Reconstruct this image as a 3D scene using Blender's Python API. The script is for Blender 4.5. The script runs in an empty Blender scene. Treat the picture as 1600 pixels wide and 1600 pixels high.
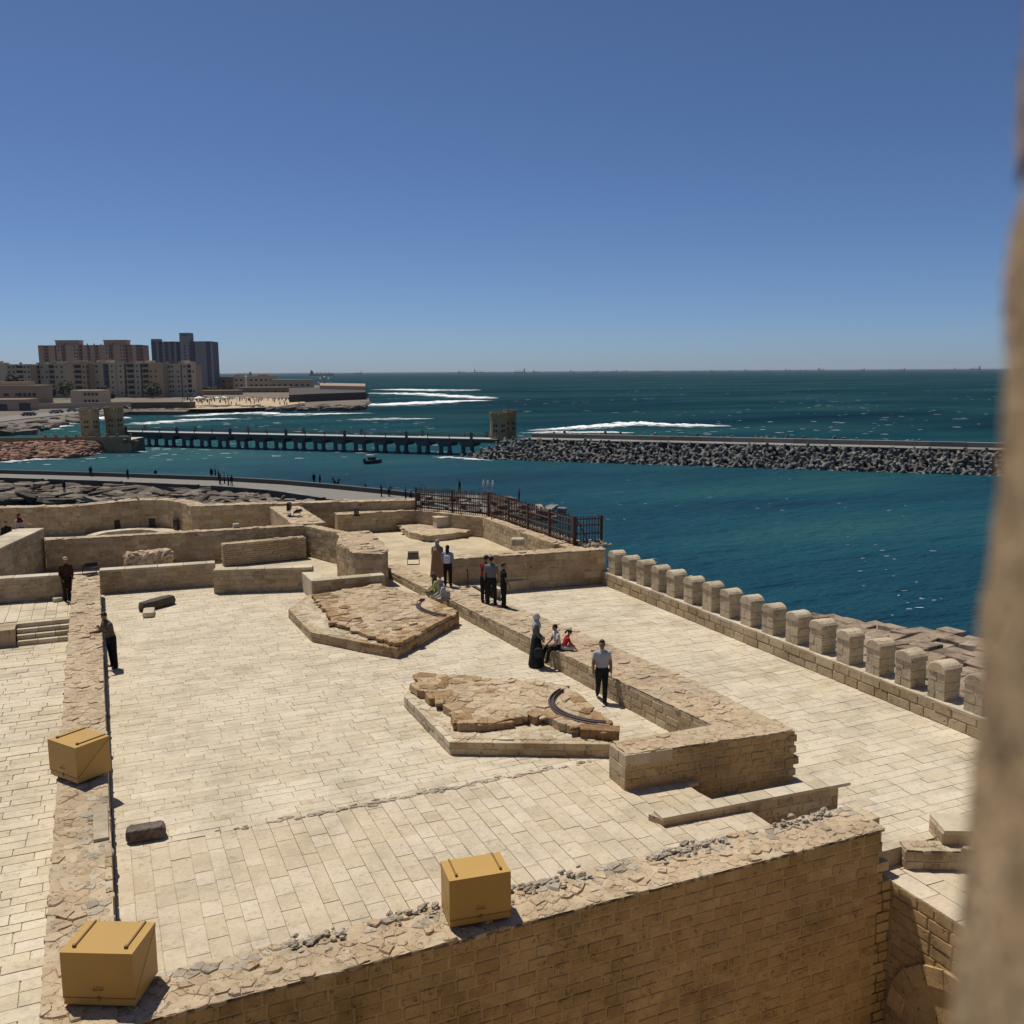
import bpy, math, random
import numpy as np
from mathutils import Matrix, Vector, noise as mnoise

random.seed(7)
S = bpy.context.scene
COL = S.collection
R = math.radians

HAZE_DENSITY = 0.000025
# ------------------------------------------------------------------ camera, sky, sun, exposure
H = 8.9                      # eye height above the main terrace (z = 0); the sea lies at SEA
SEA = -9.1
F_PX, CXY = 1480.0, 800.0    # focal length in pixels of the 1600 px photograph
PITCH, ROLL, YAW = R(8.455), R(-0.349), R(23.663)
FW = Vector((math.sin(YAW)*math.cos(PITCH), math.cos(YAW)*math.cos(PITCH), -math.sin(PITCH)))
R0 = Vector((math.cos(YAW), -math.sin(YAW), 0)); U0 = R0.cross(FW)
RT = math.cos(ROLL)*R0 + math.sin(ROLL)*U0
UP = -math.sin(ROLL)*R0 + math.cos(ROLL)*U0
CAMP = Vector((0, 0, H))

def ray(u, v): return FW + RT*((u-CXY)/F_PX) - UP*((v-CXY)/F_PX)
def U(u, v, z=0.0):
    """survey helper: ground position of a sighted point on the level z"""
    d = ray(u, v); return CAMP + d*((z-H)/d.z)
def AT(u, v, D): return CAMP + ray(u, v)*D

cam = bpy.data.cameras.new('camera'); camo = bpy.data.objects.new('camera', cam); COL.objects.link(camo)
camo.matrix_world = Matrix(((RT.x, UP.x, -FW.x, 0), (RT.y, UP.y, -FW.y, 0), (RT.z, UP.z, -FW.z, H), (0, 0, 0, 1)))
cam.sensor_width = 36; cam.lens = 36*F_PX/1600; cam.clip_start = 0.02; cam.clip_end = 80000
cam.dof.use_dof = True; cam.dof.focus_distance = 28; cam.dof.aperture_fstop = 12
S.camera = camo

SUN = Vector((-0.16, 0.40, 1.0)).normalized()
W = bpy.data.worlds.new('World'); S.world = W; W.use_nodes = True
nt = W.node_tree; nt.nodes.clear()
sky = nt.nodes.new('ShaderNodeTexSky'); sky.sky_type = 'NISHITA'; sky.sun_disc = False
sky.sun_elevation = math.asin(SUN.z); sky.sun_rotation = math.atan2(SUN.x, SUN.y)
sky.altitude = 10; sky.air_density = 0.56; sky.dust_density = 0.5; sky.ozone_density = 10.0
bg = nt.nodes.new('ShaderNodeBackground'); bg.inputs[1].default_value = 0.084
wo = nt.nodes.new('ShaderNodeOutputWorld')
nt.links.new(sky.outputs[0], bg.inputs[0]); nt.links.new(bg.outputs[0], wo.inputs[0])
sl = bpy.data.lights.new('sun', 'SUN'); sl.energy = 4.4; sl.angle = R(0.55); sl.color = (1.0, 0.935, 0.82)
so = bpy.data.objects.new('sun', sl); COL.objects.link(so)
so.rotation_euler = SUN.to_track_quat('Z', 'Y').to_euler(); so.location = (0, 0, 60)
S.view_settings.view_transform = 'Standard'; S.view_settings.look = 'None'
S.view_settings.gamma = 1; S.view_settings.use_curve_mapping = False
S.view_settings.exposure = 0.0
S.render.engine = 'CYCLES'

# ------------------------------------------------------------------ helpers
WM = {}                                       # world matrices (the depsgraph is not updated while building)
def wm(o): return WM.get(o.name, Matrix.Identity(4))
def link(o, parent=None):
    COL.objects.link(o)
    if parent is not None:
        o.parent = parent
        o.matrix_parent_inverse = wm(parent).inverted()
    WM[o.name] = o.matrix_basis.copy() if parent is None else o.matrix_basis.copy()
    return o
def tag(o, label=None, cat=None, group=None, kind=None):
    if label: o['label'] = label
    if cat: o['category'] = cat
    if group: o['group'] = group
    if kind: o['kind'] = kind
    return o
def thing(name, label, cat, loc, group=None):
    o = bpy.data.objects.new(name, None); o.location = loc; o.empty_display_size = .2
    link(o); WM[o.name] = Matrix.Translation(Vector(loc))
    return tag(o, label, cat, group)
def mesh_obj(name, me, mat, parent=None, smooth=False):
    if mat is not None and not me.materials: me.materials.append(mat)
    if smooth: me.polygons.foreach_set('use_smooth', [True]*len(me.polygons))
    o = bpy.data.objects.new(name, me)
    return link(o, parent)

class MB:
    """mesh collector: boxes, prisms, tubes, with a random number per piece"""
    def __init__(s): s.v = []; s.f = []; s.r = []
    def add(s, vs, fs, r=None):
        b = len(s.v); s.v.extend([tuple(p) for p in vs])
        r = random.random() if r is None else r
        for f in fs: s.f.append([i+b for i in f]); s.r.append(r)
    def box(s, x0, x1, y0, y1, z0, z1, fr=None, r=None):
        vs = [(x, y, z) for z in (z0, z1) for x, y in ((x0, y0), (x1, y0), (x1, y1), (x0, y1))]
        if fr: vs = [fr(p) for p in vs]
        s.add(vs, [(3, 2, 1, 0), (4, 5, 6, 7), (0, 1, 5, 4), (1, 2, 6, 5), (2, 3, 7, 6), (3, 0, 4, 7)], r)
    def prism(s, poly, z0, z1, r=None, inset=0):
        n = len(poly); z0 = z0 if hasattr(z0, '__len__') else [z0]*n; z1 = z1 if hasattr(z1, '__len__') else [z1]*n
        vs = [(p[0], p[1], z) for p, z in zip(poly, z0)] + [(p[0], p[1], z) for p, z in zip(poly, z1)]
        fs = [tuple(range(n-1, -1, -1)), tuple(range(n, 2*n))] + [(i, (i+1) % n, n+(i+1) % n, n+i) for i in range(n)]
        s.add(vs, fs, r)
    def tube(s, pts, rad, n=8, cap=True, r=None, up=(0, 0, 1)):
        pts = [Vector(p) for p in pts]; rad = rad if isinstance(rad, list) else [rad]*len(pts)
        vs = []; fs = []
        for i, p in enumerate(pts):
            d = (pts[min(i+1, len(pts)-1)]-pts[max(i-1, 0)]).normalized()
            u = Vector(up); 
            if abs(d.dot(u)) > .95: u = Vector((1, 0, 0))
            a = d.cross(u).normalized(); b = a.cross(d)
            rr = rad[i] if hasattr(rad[i], '__len__') else (rad[i], rad[i])
            for k in range(n):
                t = 2*math.pi*k/n
                vs.append(p + a*math.cos(t)*rr[0] + b*math.sin(t)*rr[1])
        for i in range(len(pts)-1):
            for k in range(n):
                k2 = (k+1) % n; fs.append((i*n+k, i*n+k2, (i+1)*n+k2, (i+1)*n+k))
        if cap: fs.append(tuple(range(n-1, -1, -1))); fs.append(tuple((len(pts)-1)*n+k for k in range(n)))
        s.add(vs, fs, r)
    def ball(s, c, rx, ry=None, rz=None, nu=10, nv=7, r=None, jit=0):
        ry = ry or rx; rz = rz or rx
        vs = [(c[0], c[1], c[2]-rz)]; fs = []
        for j in range(1, nv):
            th = math.pi*j/nv
            for k in range(nu):
                ph = 2*math.pi*k/nu; q = 1+random.uniform(-jit, jit)
                vs.append((c[0]+rx*q*math.sin(th)*math.cos(ph), c[1]+ry*q*math.sin(th)*math.sin(ph), c[2]-rz*q*math.cos(th)))
        vs.append((c[0], c[1], c[2]+rz)); top = len(vs)-1
        for k in range(nu): fs.append((0, 1+(k+1) % nu, 1+k)); fs.append((top, 1+(nv-2)*nu+k, 1+(nv-2)*nu+(k+1) % nu))
        for j in range(nv-2):
            for k in range(nu):
                a = 1+j*nu+k; b = 1+j*nu+(k+1) % nu; fs.append((a, b, b+nu, a+nu))
        s.add(vs, fs, r)
    def mesh(s, name):
        me = bpy.data.meshes.new(name); me.from_pydata(s.v, [], s.f)
        at = me.attributes.new('rnd', 'FLOAT', 'FACE'); at.data.foreach_set('value', s.r)
        me.update(); return me
    def build(s, name, mat, parent=None, smooth=False): return mesh_obj(name, s.mesh(name), mat, parent, smooth)

def chamfer_box(seed, ch=.05, jit=.03):
    """unit stone: a box with worn chamfered edges and slightly wandering corners (44 triangles)"""
    rg = random.Random(seed); vs = []; idx = {}
    for sx in (-1, 1):
        for sy in (-1, 1):
            for sz in (-1, 1):
                j = [rg.uniform(-jit, 0)*.5 for _ in range(3)]; c = ch*rg.uniform(.6, 1.5)
                for ax in range(3):
                    p = [sx*(.5+j[0]), sy*(.5+j[1]), sz*(.5+j[2])]
                    for a2 in range(3):
                        if a2 != ax: p[a2] -= (sx, sy, sz)[a2]*c
                    idx[(sx, sy, sz, ax)] = len(vs); vs.append(p)
    fs = []
    for ax in range(3):
        a, b = [(1, 2), (2, 0), (0, 1)][ax]
        for s_ in (-1, 1):
            q = []
            for (p1, p2) in ((-1, -1), (1, -1), (1, 1), (-1, 1)):
                k = [0, 0, 0]; k[ax] = s_; k[a] = p1; k[b] = p2; q.append(idx[(k[0], k[1], k[2], ax)])
            fs.append(q if s_ > 0 else q[::-1])
    sg = (-1, 1)
    for ax in range(3):                        # edge chamfers along axis ax
        a, b = [(1, 2), (2, 0), (0, 1)][ax]
        for pa in sg:
            for pb in sg:
                def k(e):
                    t = [0, 0, 0]; t[ax] = e; t[a] = pa; t[b] = pb; return tuple(t)
                q = [idx[k(-1)+(a,)], idx[k(1)+(a,)], idx[k(1)+(b,)], idx[k(-1)+(b,)]]
                fs.append(q if pa*pb < 0 else q[::-1])
    for sx in sg:
        for sy in sg:
            for sz in sg:
                q = [idx[(sx, sy, sz, 0)], idx[(sx, sy, sz, 1)], idx[(sx, sy, sz, 2)]]
                fs.append(q if sx*sy*sz > 0 else q[::-1])
    return vs, fs
BLOCKS = [chamfer_box(i, .045, .05) for i in range(8)]
SLABS = [chamfer_box(20+i, .012, .012) for i in range(8)]
_cache = {}
def unit_mesh(kind, i, mat):
    k = (kind, i, mat.name)
    if k not in _cache:
        vs, fs = (BLOCKS if kind == 'block' else SLABS)[i]
        me = bpy.data.meshes.new(kind); me.from_pydata(vs, [], fs); me.materials.append(mat); _cache[k] = me
    return _cache[k]
def pieces(parent, name, rest, items, mat, keep=300, kind='block'):
    """items: (centre, angle about z, size, tilt). The ones that show largest become objects, the others one joined part."""
    items = sorted(items, key=lambda t: (Vector(t[0])-CAMP).length)
    big, small = items[:keep], items[keep:]
    mats = mat if isinstance(mat, (list, tuple)) else [mat]
    for c, ang, sz, tilt in big:
        o = bpy.data.objects.new(name, unit_mesh(kind, random.randrange(8), random.choice(mats)))
        o.location = c; o.rotation_euler = (tilt[0], tilt[1], ang); o.scale = sz
        o.parent = parent; o.matrix_parent_inverse = wm(parent).inverted(); COL.objects.link(o)
    if small:
        groups = {}
        for it in small: groups.setdefault(random.randrange(len(mats)), []).append(it)
        for gi, its in groups.items():
            mb = MB()
            for c, ang, sz, tilt in its:
                vs, fs = (BLOCKS if kind == 'block' else SLABS)[random.randrange(8)]
                ca, sa = math.cos(ang), math.sin(ang)
                out = []
                for p in vs:
                    x, y, z = p[0]*sz[0], p[1]*sz[1], p[2]*sz[2]
                    z += x*-math.sin(tilt[1]) + y*math.sin(tilt[0])
                    out.append((c[0]+x*ca-y*sa, c[1]+x*sa+y*ca, c[2]+z))
                mb.add(out, fs)
            tag(mb.build(rest, mats[gi], parent), kind='stuff')

# ------------------------------------------------------------------ materials
def nodes(name):
    m = bpy.data.materials.new(name); m.use_nodes = True
    t = m.node_tree; b = t.nodes['Principled BSDF']
    return m, t, b
def N(t, typ, **kw):
    n = t.nodes.new(typ)
    for k, v in kw.items():
        if k.startswith('_'): setattr(n, k[1:], v)
        else:
            key = int(k[1:]) if k[0] == 'i' and k[1:].isdigit() else k.replace('_', ' ')
            n.inputs[key].default_value = v
    return n
def ramp(t, stops):
    n = t.nodes.new('ShaderNodeValToRGB'); e = n.color_ramp.elements
    while len(e) < len(stops): e.new(.5)
    for k, (p, c) in enumerate(stops): e[k].position = p; e[k].color = tuple(c)+(1,) if len(c) == 3 else c
    return n
def mat_stone(name, c1, c2, c3, scale=1.2, bump=.35, rough=.9, pits=.5, spread=.75, fine=28, stain=.14):
    """limestone: piece-to-piece tint, blotches, fine grain, pits"""
    m, t, b = nodes(name); L = t.links.new
    geo = N(t, 'ShaderNodeNewGeometry'); oi = N(t, 'ShaderNodeObjectInfo'); at = N(t, 'ShaderNodeAttribute', _attribute_name='rnd')
    ad = N(t, 'ShaderNodeMath', _operation='ADD'); L(oi.outputs['Random'], ad.inputs[0]); L(at.outputs['Fac'], ad.inputs[1])
    fr = N(t, 'ShaderNodeMath', _operation='FRACT'); L(ad.outputs[0], fr.inputs[0])
    off = N(t, 'ShaderNodeVectorMath', _operation='SCALE', Scale=37.0)
    cmb = N(t, 'ShaderNodeCombineXYZ'); L(fr.outputs[0], cmb.inputs[0]); L(fr.outputs[0], cmb.inputs[2]); L(cmb.outputs[0], off.inputs[0])
    pos = N(t, 'ShaderNodeVectorMath', _operation='ADD'); L(geo.outputs['Position'], pos.inputs[0]); L(off.outputs[0], pos.inputs[1])
    n1 = N(t, 'ShaderNodeTexNoise', Scale=scale, Detail=6.0, Roughness=.62); L(pos.outputs[0], n1.inputs['Vector'])
    nL = N(t, 'ShaderNodeTexNoise', Scale=.22, Detail=4.0, Roughness=.6); L(geo.outputs['Position'], nL.inputs['Vector'])
    n2 = N(t, 'ShaderNodeTexNoise', Scale=fine, Detail=5.0, Roughness=.7); L(pos.outputs[0], n2.inputs['Vector'])
    # tint index = spread*rnd + blotch
    a1 = N(t, 'ShaderNodeMath', _operation='MULTIPLY_ADD', i1=spread, i2=-.5*spread); L(fr.outputs[0], a1.inputs[0])
    a2 = N(t, 'ShaderNodeMath', _operation='MULTIPLY_ADD', i1=.9, i2=.0); L(n1.outputs[0], a2.inputs[0]); L(a1.outputs[0], a2.inputs[2])
    a3 = N(t, 'ShaderNodeMath', _operation='MULTIPLY_ADD', i1=.5, i2=0.0); L(nL.outputs[0], a3.inputs[0]); L(a2.outputs[0], a3.inputs[2])
    rp = ramp(t, [(.3, c1), (.62, c2), (.98, c3)]); L(a3.outputs[0], rp.inputs[0])
    # pits
    v = N(t, 'ShaderNodeTexNoise', Scale=fine*.45, Detail=3.0, Roughness=.8); L(pos.outputs[0], v.inputs['Vector'])
    pr = ramp(t, [(.30, (0, 0, 0)), (.42, (1, 1, 1))]); L(v.outputs[0], pr.inputs[0])
    # pits gather in patches
    pm = N(t, 'ShaderNodeMath', _operation='MULTIPLY_ADD', i1=-pits, i2=1.0)
    inv = N(t, 'ShaderNodeMath', _operation='SUBTRACT', i0=1.0); L(pr.outputs[0], inv.inputs[1]); L(inv.outputs[0], pm.inputs[0])
    gr = N(t, 'ShaderNodeMath', _operation='MULTIPLY_ADD', i1=.5, i2=.75); L(n2.outputs[0], gr.inputs[0])
    gm = N(t, 'ShaderNodeMath', _operation='MULTIPLY'); L(gr.outputs[0], gm.inputs[0]); L(pm.outputs[0], gm.inputs[1])
    # dirt and worn patches that run across neighbouring pieces
    sn = N(t, 'ShaderNodeTexNoise', Scale=.75, Detail=9.0, Roughness=.72); L(geo.outputs['Position'], sn.inputs['Vector'])
    sr = ramp(t, [(.36, (1-2.1*stain,)*3), (.47, (1-.7*stain,)*3), (.56, (1, 1, 1)), (.68, (1+.5*stain,)*3)]); L(sn.outputs[0], sr.inputs[0])
    gm2 = N(t, 'ShaderNodeMath', _operation='MULTIPLY'); L(gm.outputs[0], gm2.inputs[0]); L(sr.outputs[0], gm2.inputs[1])
    mx = N(t, 'ShaderNodeVectorMath', _operation='SCALE'); L(rp.outputs[0], mx.inputs[0]); L(gm2.outputs[0], mx.inputs['Scale'])
    L(mx.outputs[0], b.inputs['Base Color'])
    b.inputs['Roughness'].default_value = rough
    b.inputs['Specular IOR Level'].default_value = .2
    hs = N(t, 'ShaderNodeMath', _operation='MULTIPLY_ADD', i1=.5); L(n2.outputs[0], hs.inputs[0]); L(pr.outputs[0], hs.inputs[2])
    h2 = N(t, 'ShaderNodeMath', _operation='MULTIPLY_ADD', i1=1.6); L(n1.outputs[0], h2.inputs[0]); L(hs.outputs[0], h2.inputs[2])
    bp = N(t, 'ShaderNodeBump', Strength=bump, Distance=.03); L(h2.outputs[0], bp.inputs['Height'])
    L(bp.outputs[0], b.inputs['Normal'])
    return m
def mat_plain(name, c, rough=.7, var=.25, scale=6, metal=0, bump=.1, spec=.3):
    m, t, b = nodes(name); L = t.links.new
    geo = N(t, 'ShaderNodeNewGeometry'); oi = N(t, 'ShaderNodeObjectInfo'); at = N(t, 'ShaderNodeAttribute', _attribute_name='rnd')
    ad = N(t, 'ShaderNodeMath', _operation='ADD'); L(oi.outputs['Random'], ad.inputs[0]); L(at.outputs['Fac'], ad.inputs[1])
    fr = N(t, 'ShaderNodeMath', _operation='FRACT'); L(ad.outputs[0], fr.inputs[0])
    n1 = N(t, 'ShaderNodeTexNoise', Scale=scale, Detail=5.0, Roughness=.65); L(geo.outputs['Position'], n1.inputs['Vector'])
    a = N(t, 'ShaderNodeMath', _operation='ADD'); L(fr.outputs[0], a.inputs[0]); L(n1.outputs[0], a.inputs[1])
    g = N(t, 'ShaderNodeMath', _operation='MULTIPLY_ADD', i1=var, i2=1-var); L(a.outputs[0], g.inputs[0])
    mx = N(t, 'ShaderNodeVectorMath', _operation='SCALE'); mx.inputs[0].default_value = c; L(g.outputs[0], mx.inputs['Scale'])
    L(mx.outputs[0], b.inputs['Base Color'])
    b.inputs['Roughness'].default_value = rough; b.inputs['Metallic'].default_value = metal
    b.inputs['Specular IOR Level'].default_value = spec
    if bump:
        bp = N(t, 'ShaderNodeBump', Strength=bump, Distance=.02); L(n1.outputs[0], bp.inputs['Height']); L(bp.outputs[0], b.inputs['Normal'])
    return m
def mul(c, k): return tuple(x*k for x in c)

M = {}
M['pave'] = mat_stone('paving limestone', (.445, .37, .25), (.535, .455, .33), (.605, .53, .41), .9, .3, .9, .3, .30, 16, .11)
M['pave_near'] = mat_stone('paving limestone large', (.44, .355, .235), (.52, .43, .305), (.59, .505, .385), .9, .3, .9, .25, .32, 14, .10)
M['joint'] = mat_stone('paving joint sand', (.39, .32, .215), (.475, .40, .28), (.54, .46, .335), 2, .2, .95, .2, .2, 30)
M['rubble'] = mat_stone('rubble limestone', (.37, .265, .16), (.46, .345, .222), (.53, .425, .295), 2.6, .9, .95, .45, .35, 16)
M['rubble_grey'] = mat_stone('grey rubble stone', (.27, .225, .17), (.37, .315, .24), (.48, .42, .325), 2.6, .9, .95, .45, .6, 18)
M['mortar'] = mat_stone('lime mortar', (.36, .265, .165), (.44, .34, .222), (.51, .415, .285), 1.6, .9, .95, .45, .3, 14)
M['ashlar'] = mat_stone('ochre ashlar', (.37, .232, .105), (.45, .30, .142), (.52, .365, .19), 1.6, .6, .92, .55, .42, 16, .2)
M['ashlar_joint'] = mat_stone('ashlar joint', (.40, .285, .15), (.46, .335, .185), (.51, .385, .225), 1.5, .3, .95, .2, .3, 24)
M['wall'] = mat_stone('pale wall stone', (.33, .235, .13), (.43, .325, .20), (.51, .41, .275), 1.7, .65, .92, .5, .6, 14)
M['coping'] = mat_stone('pale coping', (.42, .345, .235), (.50, .425, .305), (.57, .50, .38), 1.2, .2, .9, .15, .5, 22)
M['brown'] = mat_stone('weathered brown stone', (.22, .125, .055), (.32, .205, .105), (.43, .31, .185), 2.6, 1.0, .95, .55, .6, 14)
M['sandfloor'] = mat_stone('sandy screed', (.42, .325, .2), (.49, .395, .255), (.54, .45, .31), .5, .25, .95, .15, .1, 14)
M['darkstone'] = mat_stone('dark granite', (.05, .035, .028), (.10, .078, .062), (.20, .165, .135), 5, .5, .75, .4, .4, 40)
M['gold'] = mat_plain('ochre painted metal', (.45, .275, .078), .5, .14, 2.2, 0, .03, .3)
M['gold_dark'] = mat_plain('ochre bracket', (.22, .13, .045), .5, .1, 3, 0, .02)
M['black'] = mat_plain('black metal', (.02, .02, .021), .45, .2, 8)
M['glass'] = mat_plain('lamp glass', (.06, .062, .064), .35, .1, 8, 0, 0, .6)
M['rust'] = mat_plain('rusty iron', (.085, .045, .032), .75, .5, 14, .2)
M['rail'] = mat_plain('old rail iron', (.085, .062, .058), .6, .4, 18, .3)
M['conc'] = mat_plain('grey concrete', (.20, .19, .165), .9, .4, .8)
M['conc_dark'] = mat_plain('dark wet concrete', (.075, .075, .07), .85, .4, .8)
M['conc_light'] = mat_plain('pale concrete deck', (.40, .385, .35), .9, .2, .6)
M['tetra'] = mat_plain('tetrapod concrete', (.155, .15, .135), .9, .7, 1.2, 0, .3)
M['redrock'] = mat_plain('red breakwater rock', (.22, .125, .085), .9, .8, 1.5, 0, .5)
M['shore'] = mat_stone('dark shore rock', (.075, .06, .046), (.145, .12, .092), (.23, .195, .155), .7, 1.0, .9, .7, .7, 3.2, .3)
M['browncube'] = mat_stone('brown concrete cube', (.20, .14, .09), (.29, .215, .15), (.37, .29, .215), 1.1, .8, .9, .6, .5, 7, .3)
M['land'] = mat_plain('dusty ground', (.17, .14, .105), .95, .5, .05, 0, .1)
M['sand'] = mat_plain('beach sand', (.47, .36, .23), .95, .15, .1, 0, 0)
M['foam'] = mat_plain('sea foam', (.85, .88, .88), .8, .15, .5, 0, 0)

# ------------------------------------------------------------------ masonry builders
def vor_cells(LU, LV, cell, seed, jit=.42, aspect=1.3):
    """irregular stones covering a LU x LV strip: cells of a jittered point set, clipped half-plane by half-plane"""
    rg = random.Random(seed); nu = max(1, int(LU/(cell*aspect))); nv = max(1, int(round(LV/cell)))
    du, dv = LU/nu, LV/nv; P = {}
    for i in range(-1, nu+1):
        for j in range(-1, nv+1):
            P[(i, j)] = ((i+.5+rg.uniform(-jit, jit)+(.25 if j % 2 else -.25))*du, (j+.5+rg.uniform(-jit, jit))*dv)
    out = []
    for i in range(nu):
        for j in range(nv):
            cx, cy = P[(i, j)]; e = rg.uniform(-.02, .035)
            poly = [(-e, -e), (LU+e, -e), (LU+e, LV+e), (-e, LV+e)]
            for di in (-2, -1, 0, 1, 2):
                for dj in (-2, -1, 0, 1, 2):
                    q = P.get((i+di, j+dj))
                    if (di == 0 and dj == 0) or q is None: continue
                    mx, my = (cx+q[0])/2, (cy+q[1])/2; nx, ny = q[0]-cx, q[1]-cy
                    new = []
                    for k in range(len(poly)):
                        a, b = poly[k], poly[(k+1) % len(poly)]
                        sa = (a[0]-mx)*nx+(a[1]-my)*ny; sb = (b[0]-mx)*nx+(b[1]-my)*ny
                        if sa <= 0: new.append(a)
                        if sa*sb < 0: f = sa/(sa-sb); new.append((a[0]+(b[0]-a[0])*f, a[1]+(b[1]-a[1])*f))
                    poly = new
                    if len(poly) < 3: break
                if len(poly) < 3: break
            if len(poly) >= 3: out.append(poly)
    return out

def rubble(parent, f, LU, LV, cell, mat, keep=300, h=.06, name='cap_stone', rest='cap_stones', seed=1, hvar=1.0, skip=None, bed=True):
    """flat broken stones bedded in a strip; f maps (u, v) to a point on the wall top; mat may choose per stone"""
    cells = vor_cells(LU, LV, cell, seed); data = []
    for poly in cells:
        cu = sum(p[0] for p in poly)/len(poly); cv = sum(p[1] for p in poly)/len(poly)
        if skip and skip(cu, cv): continue
        data.append(((Vector(f(cu, cv))-CAMP).length, cu, cv, poly))
    data.sort(key=lambda t: t[0]); rg = random.Random(seed+5); groups = {}
    for k, (_, cu, cv, poly) in enumerate(data):
        m = mat(cu, cv, rg) if callable(mat) else mat
        hi = rg.random() < .11; hh = h*(.25+.45*hvar*rg.random()) if not hi else h*(.8+.7*hvar*rg.random()); tu, tv = rg.uniform(-.06, .06)*hvar, rg.uniform(-.06, .06)*hvar
        g1, g2 = .985, .90+rg.uniform(-.1, .05)
        pl = []                                        # break every edge once so outlines are ragged, not cut straight
        for q in range(len(poly)):
            a, b = poly[q], poly[(q+1) % len(poly)]; ll = math.hypot(b[0]-a[0], b[1]-a[1]); pl.append(a)
            if ll > cell*.35: pl.append(((a[0]+b[0])/2+rg.uniform(-.10, .06)*ll, (a[1]+b[1])/2+rg.uniform(-.10, .06)*ll))
        poly = pl
        rings = []
        for g, z in ((g1, -.05), (g1*.99, .45*hh), (g2, hh)):
            rg2 = random.Random(k*7+seed)
            ring = []
            for p in poly:
                q = g*(1+rg2.uniform(-.05, .03)); u = cu+(p[0]-cu)*q; v = cv+(p[1]-cv)*q
                w = Vector(f(u, v)); w.z += z + (0 if z < 0 else (u-cu)*tu+(v-cv)*tv); ring.append(w)
            rings.append(ring)
        n = len(poly); vs = sum(rings, []); fs = [tuple(range(2*n, 3*n))]
        for a in (0, 1): fs += [(a*n+i, a*n+(i+1) % n, (a+1)*n+(i+1) % n, (a+1)*n+i) for i in range(n)]
        if k < keep:
            mb = MB(); mb.add(vs, fs, 0); mb.build(name, m, parent)
        else:
            groups.setdefault(m.name, (m, MB()))[1].add(vs, fs, rg.random())
    for m, mb in groups.values(): tag(mb.build(rest, m, parent), kind='stuff')
    if bed:                                            # rough mortar the stones are bedded in: a real height field lapping over them
        st_ = max(.05, cell*.22); nu, nv = max(2, int(LU/st_)), max(2, int(LV/st_)); vs = []; fs = []
        for i in range(nu+1):
            for j in range(nv+1):
                u, v = LU*i/nu, LV*j/nv; w = Vector(f(u, v)); e = mnoise.noise((w.x*3.1, w.y*3.1, seed))+.7*mnoise.noise((w.x*9, w.y*9, seed+3)); w.z += h*(.34+.42*e); vs.append(w)
        ok = lambda i, j: not (skip and skip(LU*(i+.5)/nu, LV*(j+.5)/nv))
        fs = [(i*(nv+1)+j, (i+1)*(nv+1)+j, (i+1)*(nv+1)+j+1, i*(nv+1)+j+1) for i in range(nu) for j in range(nv) if ok(i, j)]
        mb = MB(); mb.add(vs, fs, .4); mb.build('mortar_bed', bed if not isinstance(bed, bool) else M['mortar'], parent, True)

def courses(p0, p1, z0, z1, bh, bl, proud=.012, depth=.12, vary=.25, miss=0.0, seed=3, top=None, hj=.010):
    """block list for a vertical face from p0 to p1 (seen with p0 on the left), z0..z1(u); returns pieces() items"""
    rg = random.Random(seed); d = Vector((p1[0]-p0[0], p1[1]-p0[1], 0)); Lg = d.length; d /= Lg
    nrm = Vector((d.y, -d.x, 0)); ang = math.atan2(d.y, d.x); items = []
    nrow = max(1, int(round((z1-z0)/bh))); h = (z1-z0)/nrow
    for r in range(nrow):
        u = -rg.uniform(0, bl) ; zc = z0+(r+.5)*h
        while u < Lg:
            l = bl*(1+rg.uniform(-vary, vary*1.4)); a, b = max(u, 0), min(u+l, Lg); u += l
            if b-a < .06 or rg.random() < miss: continue
            if top and zc+h*.4 > top((a+b)/2): continue
            pr = proud+rg.uniform(-.006, .008)
            c = Vector((p0[0], p0[1], 0))+d*((a+b)/2)+nrm*(pr-depth/2); c.z = zc+rg.uniform(-.006, .006)
            items.append((c, ang, (b-a-.024-hj*rg.random(), depth, h-.021-hj*rg.random()), (0, 0)))
    return items

def strip_f(p0, p1, th, za, zb=None):
    """(u, v) -> point on a wall top; u runs along p0->p1, v from the front face backwards"""
    zb = za if zb is None else zb
    d = Vector((p1[0]-p0[0], p1[1]-p0[1], 0)); Lg = d.length; d /= Lg; n = Vector((-d.y, d.x, 0))
    def f(u, v):
        w = Vector((p0[0], p0[1], 0))+d*u+n*v; w.z = za+(zb-za)*u/Lg; return w
    return f, Lg

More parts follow.
